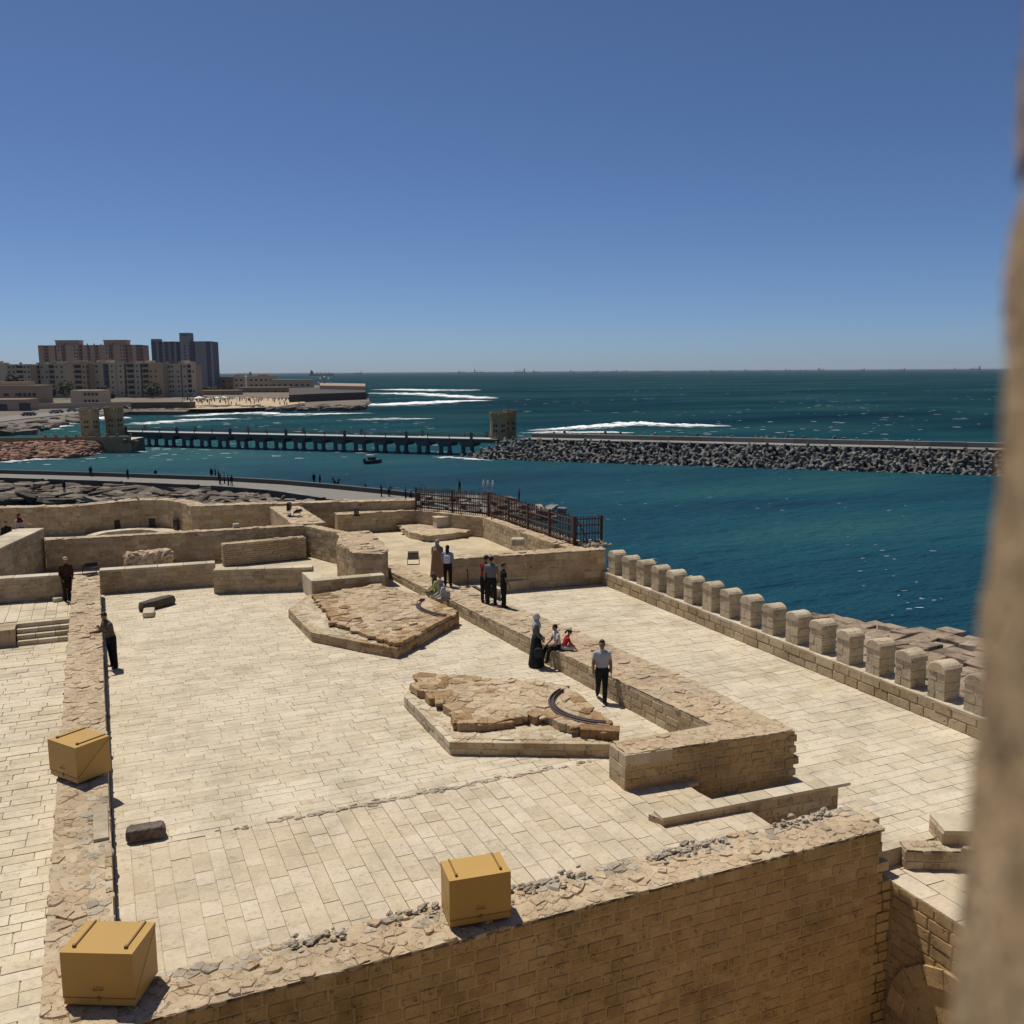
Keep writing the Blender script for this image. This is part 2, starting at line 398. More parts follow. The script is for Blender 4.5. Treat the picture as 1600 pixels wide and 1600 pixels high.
def wall(name, label, pts, z0, z1, th, bh=.22, bl=.38, stone='wall', core='mortar', cap='rubble', cell=.26, keep=300,
         capkeep=300, capth=None, coping=None, cat='wall', miss=0.0, ends=True, seed=1, proud=.012, hcap=.05):
    """stone wall along a polyline (front face line, left to right as seen); z1 one number or one per point"""
    zs = z1 if hasattr(z1, '__len__') else [z1]*len(pts)
    root = thing(name, label, cat, (pts[0][0], pts[0][1], z0))
    mb = MB(); items = []
    for k in range(len(pts)-1):
        a, b = Vector(pts[k]).to_2d(), Vector(pts[k+1]).to_2d(); d = (b-a).normalized(); n = Vector((-d.y, d.x))
        q = [a, b, b+n*th, a+n*th]
        mb.prism([(p.x, p.y) for p in q], z0, [zs[k]-.01, zs[k+1]-.01, zs[k+1]-.01, zs[k]-.01], .5)
        zt = max(zs[k], zs[k+1]); Lk = (b-a).length
        if bh:
            items += courses(a, b, z0, zt-.005, bh, bl, proud=proud, miss=miss, seed=seed*31+k,
                             top=(lambda u, k=k, Lk=Lk: zs[k]+(zs[k+1]-zs[k])*u/Lk+.05))
        if cap:
            f, Lg = strip_f(a, b, th, zs[k], zs[k+1])
            rubble(root, f, Lg, capth or th, cell, M[cap] if isinstance(cap, str) else cap, capkeep//(len(pts)-1), hcap, seed=seed*13+k)
        if coping:                                     # smooth pale coping slabs, slightly proud of both faces
            f, Lg = strip_f(a, b, th, zs[k]-.0, zs[k+1]-.0); u = 0; its = []
            while u < Lg-.05:
                l = min(random.uniform(.8, 1.3), Lg-u); c = f(u+l/2, th/2); c.z += .02
                its.append((c, math.atan2(d.y, d.x), (l-.012, th+.05, .09), (0, -math.atan2(zs[k+1]-zs[k], Lg)))); u += l
            pieces(root, 'coping_stone', 'coping_stones', its, M[coping], 60, 'slab')
    if ends and bh:
        a, b = Vector(pts[-2]).to_2d(), Vector(pts[-1]).to_2d(); d = (b-a).normalized(); n = Vector((-d.y, d.x))
        items += courses(b, b+n*th, z0, zs[-1]-.005, bh, bl, proud=proud, seed=seed+77)
        a, b = Vector(pts[0]).to_2d(), Vector(pts[1]).to_2d(); d = (b-a).normalized(); n = Vector((-d.y, d.x))
        items += courses(a+n*th, a, z0, zs[0]-.005, bh, bl, proud=proud, seed=seed+78)
    mb.build('core', M[core], root)
    pieces(root, 'stone', 'stones', items, M[stone], keep)
    return root

def paving(parent, x0, x1, y0, y1, z, along, wr, lr, mat, keep, gap=.014, seed=1, name='paving_slab', inside=None, zv=.004):
    rg = random.Random(seed); items = []
    A0, A1, B0, B1 = (x0, x1, y0, y1) if along == 'x' else (y0, y1, x0, x1)
    b = B0
    while b < B1-.02:
        w = min(rg.uniform(*wr), B1-b)
        if B1-b-w < .12: w = B1-b
        a = A0-rg.uniform(0, lr[1])
        while a < A1:
            l = rg.uniform(*lr); s, e = max(a, A0), min(a+l, A1); a += l
            if e-s < .08: continue
            cx, cy = ((s+e)/2, b+w/2) if along == 'x' else (b+w/2, (s+e)/2)
            if inside and not inside(cx, cy): continue
            sz = (e-s-gap*rg.uniform(.6, 1.5), w-gap*rg.uniform(.5, 1.6), .08) if along == 'x' else (w-gap*rg.uniform(.5, 1.6), e-s-gap*rg.uniform(.6, 1.5), .08)
            items.append(((cx, cy, z-.04+rg.uniform(-zv, zv)), rg.uniform(-.004, .004), sz, (rg.uniform(-.006, .006), rg.uniform(-.006, .006))))
        b += w
    pieces(parent, name, 'paving_slabs', items, mat, keep, 'slab')

def structure(name, mb, mat): return tag(mb.build(name, mat), kind='structure')

# ------------------------------------------------------------------ terraces
YF, YFB = 12.58, 13.55                                    # front wall: outer face and inner edge
def sheet(poly, z): 
    mb = MB(); mb.prism(poly, z-.6, z, .4); return mb
MZ = -.45
fl = structure('terrace_floor', sheet([(-.3, YFB-.2), (11.73, YFB-.2), (11.73, 14.95), (11.45, 15.05), (11.2, 16.6), (14.0, 16.6), (14.0, 42), (10.5, 48), (-.3, 48)], -.03), M['joint'])
SEAM = 18.28
structure('recess_floor', sheet([(11.1, 13.5), (13.25, 13.5), (13.25, 16.7), (11.1, 16.7)], MZ-.02), M['sandfloor'])
paving(fl, -.2, 11.73, YFB-.1, SEAM, 0, 'y', inside=lambda x, y: not (x > 11.3 and 15 < y < 16.5), wr=(.28, .37), lr=(.42, .9), mat=M['pave_near'], keep=300, gap=.008, seed=3)
paving(fl, -.2, 12.75, SEAM, 41.3, 0, 'x', (.20, .31), (.38, 1.0), M['pave'], 300, gap=.007, seed=4, zv=.003)
mb = MB(); rg = random.Random(15)                         # broken stone chips along the seam between the two pavings
for k in range(150):
    x = rg.gauss(5.8, 2.0); s_ = rg.uniform(.015, .05)
    mb.ball((x, SEAM+rg.gauss(0, .05), .006), s_*2.2, s_*1.2, s_*.45, 6, 4, jit=.3)
tag(mb.build('stone_chips', M['rubble_grey'], fl), kind='stuff')
lf = structure('lower_terrace_floor', sheet([(-16, 6), (-1.15, 6), (-1.15, 36.9), (-16, 36.9)], -.68), M['joint'])
paving(lf, -8, -1.15, 9.5, 36.9, -.65, 'x', (.26, .40), (.45, 1.1), M['pave'], 300, gap=.017, seed=5, zv=.007)
uf = structure('upper_left_floor', sheet([(-16, 37.6), (-1.15, 37.6), (-1.15, 60), (-16, 60)], -.03), M['joint'])
paving(uf, -6, -1.15, 37.9, 41.2, 0, 'y', (.35, .5), (.6, 1.2), M['pave'], 120, gap=.02, seed=6)
MZ = -.45
mf = structure('sea_terrace_floor', sheet([(13.2, 13.0), (20.6, 13.0), (20.6, 36.6), (13.2, 36.6)], MZ-.03), M['joint'])
paving(mf, 13.4, 20.3, 13.0, 36.4, MZ, 'x', (.24, .36), (.45, 1.2), M['pave'], 300, gap=.008, seed=8)
ff = structure('gun_court_floor', sheet([(9.9, 36.0), (20.2, 36.6), (19.6, 52), (9.9, 56)], -.005), M['sandfloor'])
bf = structure('back_court_floor', sheet([(-16, 46), (10.2, 46), (10.2, 58), (5, 62), (-16, 62)], .02), M['sandfloor'])
cyd = structure('courtyard_floor', sheet([(-1.3, -30), (60, -30), (60, 13), (-1.3, 13)], -6.2), M['sandfloor'])

# four steps between the two left levels
st = thing('stone_steps', 'short flight of four pale stone steps beside the low wall on the left', 'steps', (-2.1, 36.9, -.65))
for k in range(4):
    u = -3.05
    while u < -1.2:
        l = min(random.uniform(.5, .8), -1.2-u)
        o = bpy.data.objects.new('step_stone', unit_mesh('slab', k, M['coping'])); o.location = (u+l/2, 37.02+k*.24, -.65+.163*(k+.5)-.003*k)
        o.scale = (l-.012, .30, .163); o.rotation_euler = (0, 0, 0); o.parent = st; o.matrix_parent_inverse = wm(st).inverted(); COL.objects.link(o); u += l
bk = MB(); bk.box(-16, -3.08, 36.9, 37.62, -.7, -.03); bk.box(-3.08, -1.15, 37.7, 38.0, -.7, -.06)
structure('terrace_step_bank', bk, M['mortar'])

# ------------------------------------------------------------------ front wall (bottom of the picture)
FZ = .3
fwall = thing('front_wall', 'tall ochre block wall across the bottom with broken rubble along its top', 'wall', (6, YF, -6.2))
mb = MB(); mb.box(-1.2, 13.05, YF, YFB, -6.3, FZ-.03, r=.5); mb.box(12.9, 13.45, YF+.35, YFB, -6.3, FZ-.25, r=.5); mb.build('core', M['ashlar_joint'], fwall)
def fr_vis(it):
    c = it[0]; q = c-CAMP; x = CXY+F_PX*q.dot(RT)/q.dot(FW); y = CXY-F_PX*q.dot(UP)/q.dot(FW)
    return -60 < x < 1660 and y < 1650
its = courses((-1.2, YF), (13.41, YF), -6.2, FZ-.02, .212, .345, proud=.014, depth=.16, vary=.3, seed=11, hj=.006,
              top=lambda u: FZ+.1 if u < 14.15 else FZ-.2-2.0*(u-14.15))
vis = [i for i in its if fr_vis(i)]; hid = [i for i in its if not fr_vis(i)]
pieces(fwall, 'stone', 'stones', vis, M['ashlar'], 300); 
pieces(fwall, 'stone', 'hidden_stones', hid, M['ashlar'], 0)
f, Lg = strip_f((-1.2, YF), (13.2, YF), 0, FZ)
def fmat(u, v, rg):
    edge = .62+.13*mnoise.noise((u*.8, 3, 1))
    if v > edge and u > 1.6 : return M['rubble_grey'] if rg.random() < .6 else M['rubble']
    return M['rubble']
rubble(fwall, f, Lg, YFB-YF+.05, .165, fmat, 300, .036, seed=21, hvar=1.2, rest='cap_rubble')
# loose grey rubble heaped on the inner edge
mb = MB(); rg = random.Random(5)
for k in range(330):
    x = rg.uniform(2.2, 12.6); y = YFB-.13+rg.gauss(0, .11); s_ = rg.uniform(.012, .055)*(1.2 if y > YFB-.15 else .8)
    if mnoise.noise((x*.7, 0, 4)) < -.15: continue
    mb.ball((x, y, FZ+.02+rg.uniform(0, .05)), s_*1.5, s_*1.1, s_*.8, 6, 4, jit=.3)
tag(mb.build('loose_rubble', M['rubble_grey'], fwall), kind='stuff')
# toothed broken end of the wall
for k in range(9):
    z = FZ-.12-.2*k; l = random.uniform(.3, .6)
    o = bpy.data.objects.new('broken_stone', unit_mesh('block', k % 8, M['wall'])); o.location = (13.3+random.uniform(-.06, .08), YF+.65+random.uniform(-.12, .14), z)
    o.scale = (l, random.uniform(.5, .75), .2); o.rotation_euler = (0, 0, random.uniform(-.15, .15)); o.parent = fwall; o.matrix_parent_inverse = wm(fwall).inverted(); COL.objects.link(o)

# ------------------------------------------------------------------ left wall (runs away from the viewer, its top sloping down towards it)
def lwz(y): return .33+(y-13)*.0208
lwall = thing('dividing_wall', 'long low wall with rough pinkish rubble top running away on the left', 'wall', (-.7, 12, -.65))
XL0, XL1 = -1.2, -.235
mb = MB()
for y0 in range(9, 41, 2):
    y1 = min(y0+2, 40.95)
    mb.prism([(XL0, y0), (XL1, y0), (XL1, y1), (XL0, y1)], -.7 if y0 > 12 else -6.3, [lwz(y0)-.01, lwz(y0)-.01, lwz(y1)-.01, lwz(y1)-.01], .5)
mb.build('core', M['mortar'], lwall)
def lf_(u, v): return Vector((XL1-v, 9+u, lwz(9+u)))
def lmat(u, v, rg):
    y = 9+u
    if 14.2 < y < 20.0 and v < .42+.12*mnoise.noise((y, 1, 1)): return M['rubble_grey'] if rg.random() < .55 else M['rubble']
    return M['rubble']
rubble(lwall, lf_, 31.95, .965, .19, lmat, 300, .034, seed=33, hvar=1.2, rest='cap_rubble')
its = courses((XL1, 13.6), (XL1, 40.9), 0, .93, .23, .5, seed=17, top=lambda u: lwz(13.6+u)+.05)
pieces(lwall, 'stone', 'stones', its, M['wall'], 150)
mb = MB(); mb.box(-.52, -.26, 17.9, 19.4, lwz(18)-.02, lwz(18.6)+.065); mb.build('mortar_patch', M['coping'], lwall)

# ------------------------------------------------------------------ middle wall: L-shaped, a long arm and a thick near end
mw = thing('middle_wall', 'thick L-shaped rubble-topped wall dividing the two terraces with people sitting on it', 'wall', (12, 17, 0))
ZM = .80
def zmw(y): return .73-.0200*(y-17)                       # the long arm's top falls gently away
A, B_, Cc, D_, E_, F_, G_, H_ = (11.26, 40.6), (12.7, 17.35), (9.91, 17.35), (9.885, 16.6), (14.1, 16.25), (14.25, 20.), (13.9, 26.5), (12.5, 37.5)
mb = MB(); mp_ = [A, B_, (14.12, 17.0), F_, G_, H_, (12.2, 41)]; mb.prism(mp_, -.5, [zmw(q[1])-.02 for q in mp_], .5); mb.prism([Cc, D_, E_, (14.05, 17.35)], -.5, ZM-.021, .5); mb.build('core', M['mortar'], mw)
its = courses(A, B_, 0, ZM-.01, .19, .5, seed=41, top=lambda u: zmw(40.6-u)+.03)
its += courses(Cc, D_, 0, ZM-.01, .27, .55, seed=42)
pieces(mw, 'stone', 'stones', its, M['wall'], 200)
its = [i for i in courses(D_, E_, -.42, ZM-.01, .178, .29, seed=43, vary=.45, hj=.03) if i[0].z > -.35 or i[0].x > 11.3]
pieces(mw, 'stone', 'stones', [i for i in its if not (i[0].z > ZM-.25 and i[0].x < 11.0)], M['ashlar'], 120)
for k in range(2):
    o = bpy.data.objects.new('dressed_stone', unit_mesh('slab', k, M['coping'])); o.location = (10.17+.55*k, 16.64-.045*k, ZM-.125); o.scale = (.56, .16, .25)
    o.rotation_euler = (0, 0, math.atan2(-.4, 4.165)); o.parent = mw; o.matrix_parent_inverse = wm(mw).inverted(); COL.objects.link(o)
def mwf(u, v):                                            # long arm top
    t = u/23.3; xl = A[0]+(B_[0]-A[0])*t; y = A[1]+(B_[1]-A[1])*t
    xr = np.interp(y, [16.2, 20, 26.5, 30, 37.5, 41], [14.1, 14.25, 13.9, 13.55, 12.6, 12.2]); return Vector((xl+(xr-xl)*v/1.5, y, zmw(y)))
rubble(mw, mwf, 23.3, 1.5, .22, M['rubble'], 220, .036, seed=44, hvar=1.1)
f, Lg = strip_f((9.93, 16.62), (14.05, 16.22), 0, ZM)
rubble(mw, f, Lg, .74, .18, M['rubble'], 80, .04, seed=45)
for k in range(4):                                       # broken toothing and an old timber stub at the near end
    o = bpy.data.objects.new('broken_stone', unit_mesh('block', k, M['wall'])); o.location = (14.05, 16.45, -.2+.27*k); o.scale = (random.uniform(.2, .4), .45, .17)
    o.rotation_euler = (0, 0, random.uniform(-.2, .2)); o.parent = mw; o.matrix_parent_inverse = wm(mw).inverted(); COL.objects.link(o)

# low kerb wall in front of it
kw = thing('low_kerb_wall', 'low pale stone kerb wall stepping down beside the thick wall end', 'wall', (11.8, 14.8, -.45))
mb = MB(); mb.prism([(9.78, 14.9), (13.95, 14.66), (13.95, 15.0), (9.62, 15.25)], -.6, .13, .5); mb.build('core', M['mortar'], kw)
its = courses((9.78, 14.9), (13.95, 14.66), -.45, .14, .2, .36, seed=51)
pieces(kw, 'stone', 'stones', [i for i in its if i[0].x > 11.7 or i[0].z > 0], M['wall'], 60)
u = 0; its = []
while u < 4.1:
    l = random.uniform(.35, .6); x = 9.72+u+l/2; its.append(((x, 15.07-(x-9.7)*.0575, .155), -.0575, (l-.012, .37, .07), (0, 0))); u += l
pieces(kw, 'coping_stone', 'coping_stones', its, M['coping'], 30, 'slab')

# ------------------------------------------------------------------ gun platforms
def poly_kerb(root, pts, z1, bl, mats, seed, h0=0.0, th=.45, keepn=120):
    its = []
    for k in range(len(pts)-1):
        p = courses(pts[k], pts[k+1], h0, z1, (z1-h0)/2, bl, proud=.01, depth=.3, seed=seed+k, vary=.4)
        pieces(root, 'kerb_stone', 'kerb_stones', p, mats[k], keepn)
def inpoly(x, y, P):
    c = False
    for i in range(len(P)):
        a, b = P[i], P[i-1]
        if (a[1] > y) != (b[1] > y) and x < (b[0]-a[0])*(y-a[1])/(b[1]-a[1])+a[0]: c = not c
    return c
def rail_arc(root, c, r, a0, a1, z, label):
    mb = MB()
    for dr, hz in ((0, .036), (.09, .032)):
        pts = [(c[0]+(r+dr)*math.cos(R(a0+(a1-a0)*k/24)), c[1]+(r+dr)*math.sin(R(a0+(a1-a0)*k/24)), z+hz) for k in range(25)]
        mb.tube(pts, (.02, .032), 8)
        mb.tube([(p[0], p[1], z+.005) for p in pts], (.05, .012), 6)
    tag(mb.build('iron_rail', M['rail'], root), label)

# nearer platform
gp = thing('gun_platform', 'nearer octagonal gun platform with pale kerb, brown broken masonry and curved iron rail', 'platform', (9, 21.3, 0))
K2 = [(7.11, 23.5), (7.12, 19.96), (10.45, 18.3)]
P2 = K2+[(10.95, 18.8), (11.2, 21.95), (8.9, 24.1), (7.9, 24.8)]
mb = MB(); mb.prism(P2, -.03, .315, .5); mb.build('base', M['mortar'], gp)
poly_kerb(gp, K2, .34, .55, [M['coping'], M['wall']], 61)
f = lambda u, v: Vector((7.1+u, 18.3+v, .325))
R2 = [(7.82, 24.5), (7.4, 23.1), (7.75, 22.9), (7.6, 22.2), (7.9, 21.9), (7.7, 21.2), (7.5, 20.5), (8.2, 20.2), (9.6, 20.35), (9.85, 19.3), (10.5, 18.55), (10.85, 18.95), (11.1, 21.8), (10.0, 22.9), (8.8, 23.9)]
rubble(gp, f, 4.4, 6.6, .24, lambda u, v, rg: M['coping'], 160, .03, seed=62, hvar=.5, name='paving_stone', rest='paving_stones',
       skip=lambda u, v: not inpoly(9.1+(7.1+u-9.1)*1.09, 21.5+(18.3+v-21.5)*1.09, P2) or inpoly(7.1+u, 18.3+v, R2))
mb = MB(); mb.prism(R2, .3, .53, .5); mb.build('masonry_core', M['brown'], gp)
f3 = lambda u, v: Vector((7.3+u, 18.5+v, .525+.03*mnoise.noise((u*.9, v*.9, 2))))
rubble(gp, f3, 4.1, 6.1, .25, lambda u, v, rg: M['brown'] if (u < .9 or v > 4.6 or u+v*.0 > 2.6 and v < 1.6 or rg.random() < .12) else M['rubble'], 260, .04, seed=63, hvar=1.2, name='broken_stone', rest='broken_stones',
       skip=lambda u, v: not inpoly(7.3+u, 18.5+v, R2))
for k in range(len(R2)):
    a, b = R2[k], R2[(k+1) % len(R2)]
    its = courses(a, b, .33, .565, .235, .42, proud=.03, depth=.3, seed=70+k, vary=.5, miss=.1)
    its = [(c, an+random.uniform(-.06, .06), (s_[0], s_[1]*random.uniform(.8, 1.4), s_[2]*random.uniform(.85, 1.12)), (0, 0)) for c, an, s_, t in its]
    pieces(gp, 'edge_stone', 'edge_stones', its, [M['brown'], M['brown'], M['rubble']], 40)
for (x, y, z, a, s_) in [(7.7, 23.5, .45, .1, (.7, .6, .2)), (7.8, 22.6, .44, -.1, (.7, .5, .24)), (7.9, 21.6, .43, .2, (.55, .5, .26)), (7.75, 20.8, .44, -.2, (.5, .5, .26)), (8.4, 20.3, .42, -.12, (.95, .3, .18)), (9.5, 20.3, .45, .3, (.45, .4, .22)), (10.45, 18.75, .46, -.55, (.95, .35, .24))]:
    o = bpy.data.objects.new('broken_stone', unit_mesh('block', random.randrange(8), M['brown'])); o.location = (x, y, z); o.scale = s_; o.rotation_euler = (.03, .02, a)
    o.parent = gp; o.matrix_parent_inverse = wm(gp).inverted(); COL.objects.link(o)
ra, rm, rb = U(880, 1079, .58), U(867, 1103, .58), U(947, 1129, .58)
def circ3(a, b, c):
    ax, ay, bx, by, cx, cy = a.x, a.y, b.x, b.y, c.x, c.y; d = 2*(ax*(by-cy)+bx*(cy-ay)+cx*(ay-by))
    ux = ((ax*ax+ay*ay)*(by-cy)+(bx*bx+by*by)*(cy-ay)+(cx*cx+cy*cy)*(ay-by))/d; uy = ((ax*ax+ay*ay)*(cx-bx)+(bx*bx+by*by)*(ax-cx)+(cx*cx+cy*cy)*(bx-ax))/d
    return Vector((ux, uy, 0)), math.hypot(ax-ux, ay-uy)
def arc_angles(c, a, m, b):
    t = [math.degrees(math.atan2(p.y-c.y, p.x-c.x)) for p in (a, m, b)]
    while t[1]-t[0] > 180: t[1] -= 360
    while t[1]-t[0] < -180: t[1] += 360
    while t[2]-t[1] > 180: t[2] -= 360
    while t[2]-t[1] < -180: t[2] += 360
    return t[0], t[2]
c, r_ = circ3(ra, rm, rb); a0, a1 = arc_angles(c, ra, rm, rb); rail_arc(gp, c, r_, a0, a1, .57, 'curved rusty iron rail set into the nearer platform')

# farther platform
gq = thing('gun_platform', 'farther gun platform with brown broken masonry beside the women seated on the wall', 'platform', (8.8, 31, 0))
K1 = [(6.05, 34.3), (6.15, 30.8), (7.3, 29.0), (8.2, 27.75), (11.4, 30.75)]
P1 = K1+[(11.2, 33.3), (9.8, 36.2), (7.2, 36.2)]
mb = MB(); mb.prism(P1, -.03, .325, .5); mb.build('base', M['mortar'], gq)
poly_kerb(gq, K1, .35, .5, [M['wall'], M['wall'], M['brown'], M['brown']], 81)
f = lambda u, v: Vector((6+u, 27.7+v, .335))
R1 = [(7.2, 35.5), (7.2, 32.5), (7.0, 31.2), (7.7, 29.2), (8.25, 27.85), (11.35, 30.8), (11.0, 33.5), (9.9, 36.1)]
rubble(gq, f, 5.5, 8.6, .3, lambda u, v, rg: M['coping'], 120, .03, seed=82, hvar=.5, name='paving_stone', rest='paving_stones',
       skip=lambda u, v: not inpoly(8.7+(6+u-8.7)*1.08, 31.8+(27.7+v-31.8)*1.08, P1) or inpoly(6+u, 27.7+v, R1))
mb = MB(); mb.prism(R1, .3, .46, .5); mb.build('masonry_core', M['brown'], gq)
f3 = lambda u, v: Vector((6.8+u, 27.7+v, .455+.03*mnoise.noise((u*.9, v*.9, 5))))
def qmat(u, v, rg):
    x, y = 6.8+u, 27.7+v
    return M['brown'] if (x < 7.9 or y < 29.3+(x-8.2)*.95) and rg.random() < .8 else (M['rubble'] if rg.random() < .6 else M['wall'])
rubble(gq, f3, 4.8, 8.5, .3, qmat, 260, .05, seed=83, hvar=1.4, name='broken_stone', rest='broken_stones', skip=lambda u, v: not inpoly(6.8+u, 27.7+v, R1))
for k in range(len(R1)):
    a, b = R1[k], R1[(k+1) % len(R1)]
    its = courses(a, b, .33, .50, .17, .45, proud=.05, depth=.35, seed=90+k, vary=.5, miss=.1)
    pieces(gq, 'edge_stone', 'edge_stones', [(c, an+random.uniform(-.06, .06), s_, t) for c, an, s_, t in its], M['brown'], 30)
ra, rm, rb = U(663, 937, .5), U(656, 948, .5), U(697, 962, .5)
c, r_ = circ3(ra, rm, rb); a0, a1 = arc_angles(c, ra, rm, rb); rail_arc(gq, c, r_, a0, a1, .5, 'curved iron rail set into the farther platform')

# ------------------------------------------------------------------ far parapets A, B, C and the walls of the back courts
wall('parapet_wall', 'low parapet with pale coping left of the long dividing wall', [(-6, 41.55), (-1.3, 41.0)], 0, .93, .5, .2, .42, cap=None, coping='coping', seed=2)
wall('parapet_wall', 'low parapet with pale coping behind the fallen dark stone beam', [(-.24, 41.35), (4.25, 40.95)], 0, .92, .5, .2, .42, cap=None, coping='coping', seed=3)
wall('parapet_wall', 'low parapet with pale coping standing forward at the terrace back', [(4.0, 39.4), (7.8, 38.3)], 0, .92, .5, .2, .42, cap=None, coping='coping', seed=4)
mbx = MB(); mbx.prism([(7.36, 38.45), (7.38, 36.5), (7.98, 36.5), (7.95, 38.4)], 0, .80, .5)
wC = wall('parapet_wall', 'low stone parapet just behind the farther gun platform', [(7.48, 36.45), (10.3, 36.35)], 0, .74, .45, .2, .42, cap=None, coping='coping', seed=5)
mbx.build('return_wall', M['coping'], wC)
ZD = 1.45
wD = wall('court_wall', 'long stone wall with rubble top closing the small court behind the parapets', [(-2.42, 47.1), (3.7, 46.5), (9.06, 46.1), (10.1, 42.95), (9.32, 40.4), (9.55, 38.1), (10.5, 37.3)], 0, ZD, .55, .2, .42,
          capkeep=240, cell=.3, keep=300, seed=6)
f, Lg = strip_f((8.7, 46.5), (8.65, 54.2), 0, ZD)         # rubble walk leading back to the outer wall
mb = MB(); mb.prism([(8.65, 46.6), (10.15, 46.6), (10.3, 54.2), (8.65, 54.2)], 0, ZD-.02, .5); mb.prism([(10.1, 42.95), (11.35, 43.1), (11.4, 40.2), (10.5, 37.3), (9.6, 38.2), (9.4, 40.4)], 0, ZD-.025, .5); mb.build('walk_core', M['mortar'], wD)
rubble(wD, lambda u, v: Vector((8.65+v*1.0, 46.6+u, ZD)), 7.6, 1.6, .3, M['rubble'], 80, .05, seed=101)
rubble(wD, lambda u, v: Vector((9.45+v+.1*u*(1 if u > 3 else 0), 38+u, ZD+.02)), 5.2, 1.6, .28, M['rubble'], 80, .05, seed=102)
HP = [(-9, 59.3), (-5.1, 58.6), (-2.2, 57.6), (-1.1, 57.5), (0.0, 58.0), (1.0, 58.45), (2.0, 58.6), (2.9, 58.4), (3.6, 57.7), (4.2, 56.4), (4.55, 54.6), (8.63, 53.7), (16.5, 51.4)]
wH = wall('outer_wall', 'outer fort wall with curved bastion and dark gun openings on the left', HP, -9, 1.6, .9, .26, .5,
          capkeep=200, cell=.35, keep=300, seed=7)
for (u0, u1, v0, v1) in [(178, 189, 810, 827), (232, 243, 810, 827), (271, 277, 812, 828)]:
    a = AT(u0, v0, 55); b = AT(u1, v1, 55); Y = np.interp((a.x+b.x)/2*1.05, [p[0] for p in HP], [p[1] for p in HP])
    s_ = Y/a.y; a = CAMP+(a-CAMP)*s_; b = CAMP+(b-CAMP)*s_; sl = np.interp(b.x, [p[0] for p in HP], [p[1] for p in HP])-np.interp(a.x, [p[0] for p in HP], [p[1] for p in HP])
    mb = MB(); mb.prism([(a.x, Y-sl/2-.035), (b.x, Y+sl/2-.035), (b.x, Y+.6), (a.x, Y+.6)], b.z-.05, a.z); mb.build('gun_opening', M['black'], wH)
    if u0 > 260: continue
    mb = MB(); mb.prism([(a.x-.15, Y-sl/2-.05), (b.x+.15, Y+sl/2-.05), (b.x+.15, Y+.3), (a.x-.15, Y+.3)], a.z, a.z+.16); mb.build('lintel', M['wall'], wH)
rw = thing('ring_parapet', 'low curved stone ring parapet in the back court before the gun openings', 'parapet', (1.1, 50.3, 0))
mb = MB(); n = 28
for k in range(n):
    t0, t1 = [R(-15+210*(k+q)/n) for q in (0, .97)]
    q = [(1.1+r*math.cos(t), 49.6+r*1.2*math.sin(t)) for r, t in ((2.0, t0), (2.0, t1), (1.55, t1), (1.55, t0))][::-1]
    m2 = MB(); m2.prism(q, 0, 1.02+random.uniform(-.01, .01), .5); m2.build('ring_stone', M['coping'], rw)
sw = wall('ramp_wall', 'sloping-sided pale coped wall on the left edge with people sitting behind it', [(-4.3, 41.6), (-2.45, 47.6)], 0, [1.85, 1.9], 1.1, .22, .45, cap=None, coping='coping', seed=8)
wE = wall('ruined_wall', 'short ruined wall of weathered courses inside the small court', [(5.1, 45.0), (8.95, 45.3)], 0, 1.0, .55, .1, .42, stone='rubble', cell=.22, miss=.12, seed=9, proud=.03)
# G: walls around the gun court
wG = wall('gun_court_wall', 'pale parapet bending round the gun court with the iron fence behind it', [tuple(U(527, 805, 1.08)[:2]), tuple(U(649, 798, 1.08)[:2]), tuple(U(754, 809, 1.08)[:2]), tuple(U(866, 851, 1.08)[:2])], 0, 1.08, .9, .2, .42,
          capkeep=120, cell=.32, keep=260, seed=10, ends=False)
wJ = wall('end_wall', 'pitted pale wall closing the sea terrace behind the three standing visitors', [(13.2, 36.9), (15.2, 36.6), (20.3, 36.0)], MZ, 1.08, .9, .3, .8, cell=.28, seed=12, keep=120)
mb = MB(); mb.prism([(19.0, 36.6), (20.3, 36.5), (20.3, 47.5), (19.0, 47.5)], -8, 1.05, .5); mb.build('outer_core', M['mortar'], wJ)
rubble(wJ, lambda u, v: Vector((19.0+v, 36.8+u, 1.06)), 10.5, 1.3, .35, M['rubble'], 60, .06, seed=104)
# platform in the gun court
g3 = thing('gun_platform', 'small polygonal platform inside the gun court with stone block on it', 'platform', (16, 46, 0))
pp = [U(624, 829, 0), U(640, 841, 0), U(672, 847, 0), U(714, 842, 0), U(735, 838, 0)]
P3 = [(p.x, p.y) for p in pp]+[(19.2, 47.5), (18.2, 51), (15.5, 51)]
mb = MB(); mb.prism(P3, 0, .33, .5); mb.build('base', M['mortar'], g3)
poly_kerb(g3, [(p.x, p.y) for p in pp], .35, .8, [M['coping'], M['coping'], M['coping'], M['rubble']], 111)
f = lambda u, v: Vector((14+u, 43+v, .335))
rubble(g3, f, 6, 8.5, .38, M['rubble'], 100, .03, seed=112, hvar=.6, name='paving_stone', rest='paving_stones', skip=lambda u, v: not inpoly(14+u, 43+v, P3))
p = U(692, 824, .35); mb = MB(); mb.box(p.x-.4, p.x+.4, p.y-.1, p.y+.5, .35, .86); mb.box(p.x-.44, p.x+.44, p.y-.14, p.y+.54, .86, .94)
mb.build('stone_plinth', M['coping'], g3)

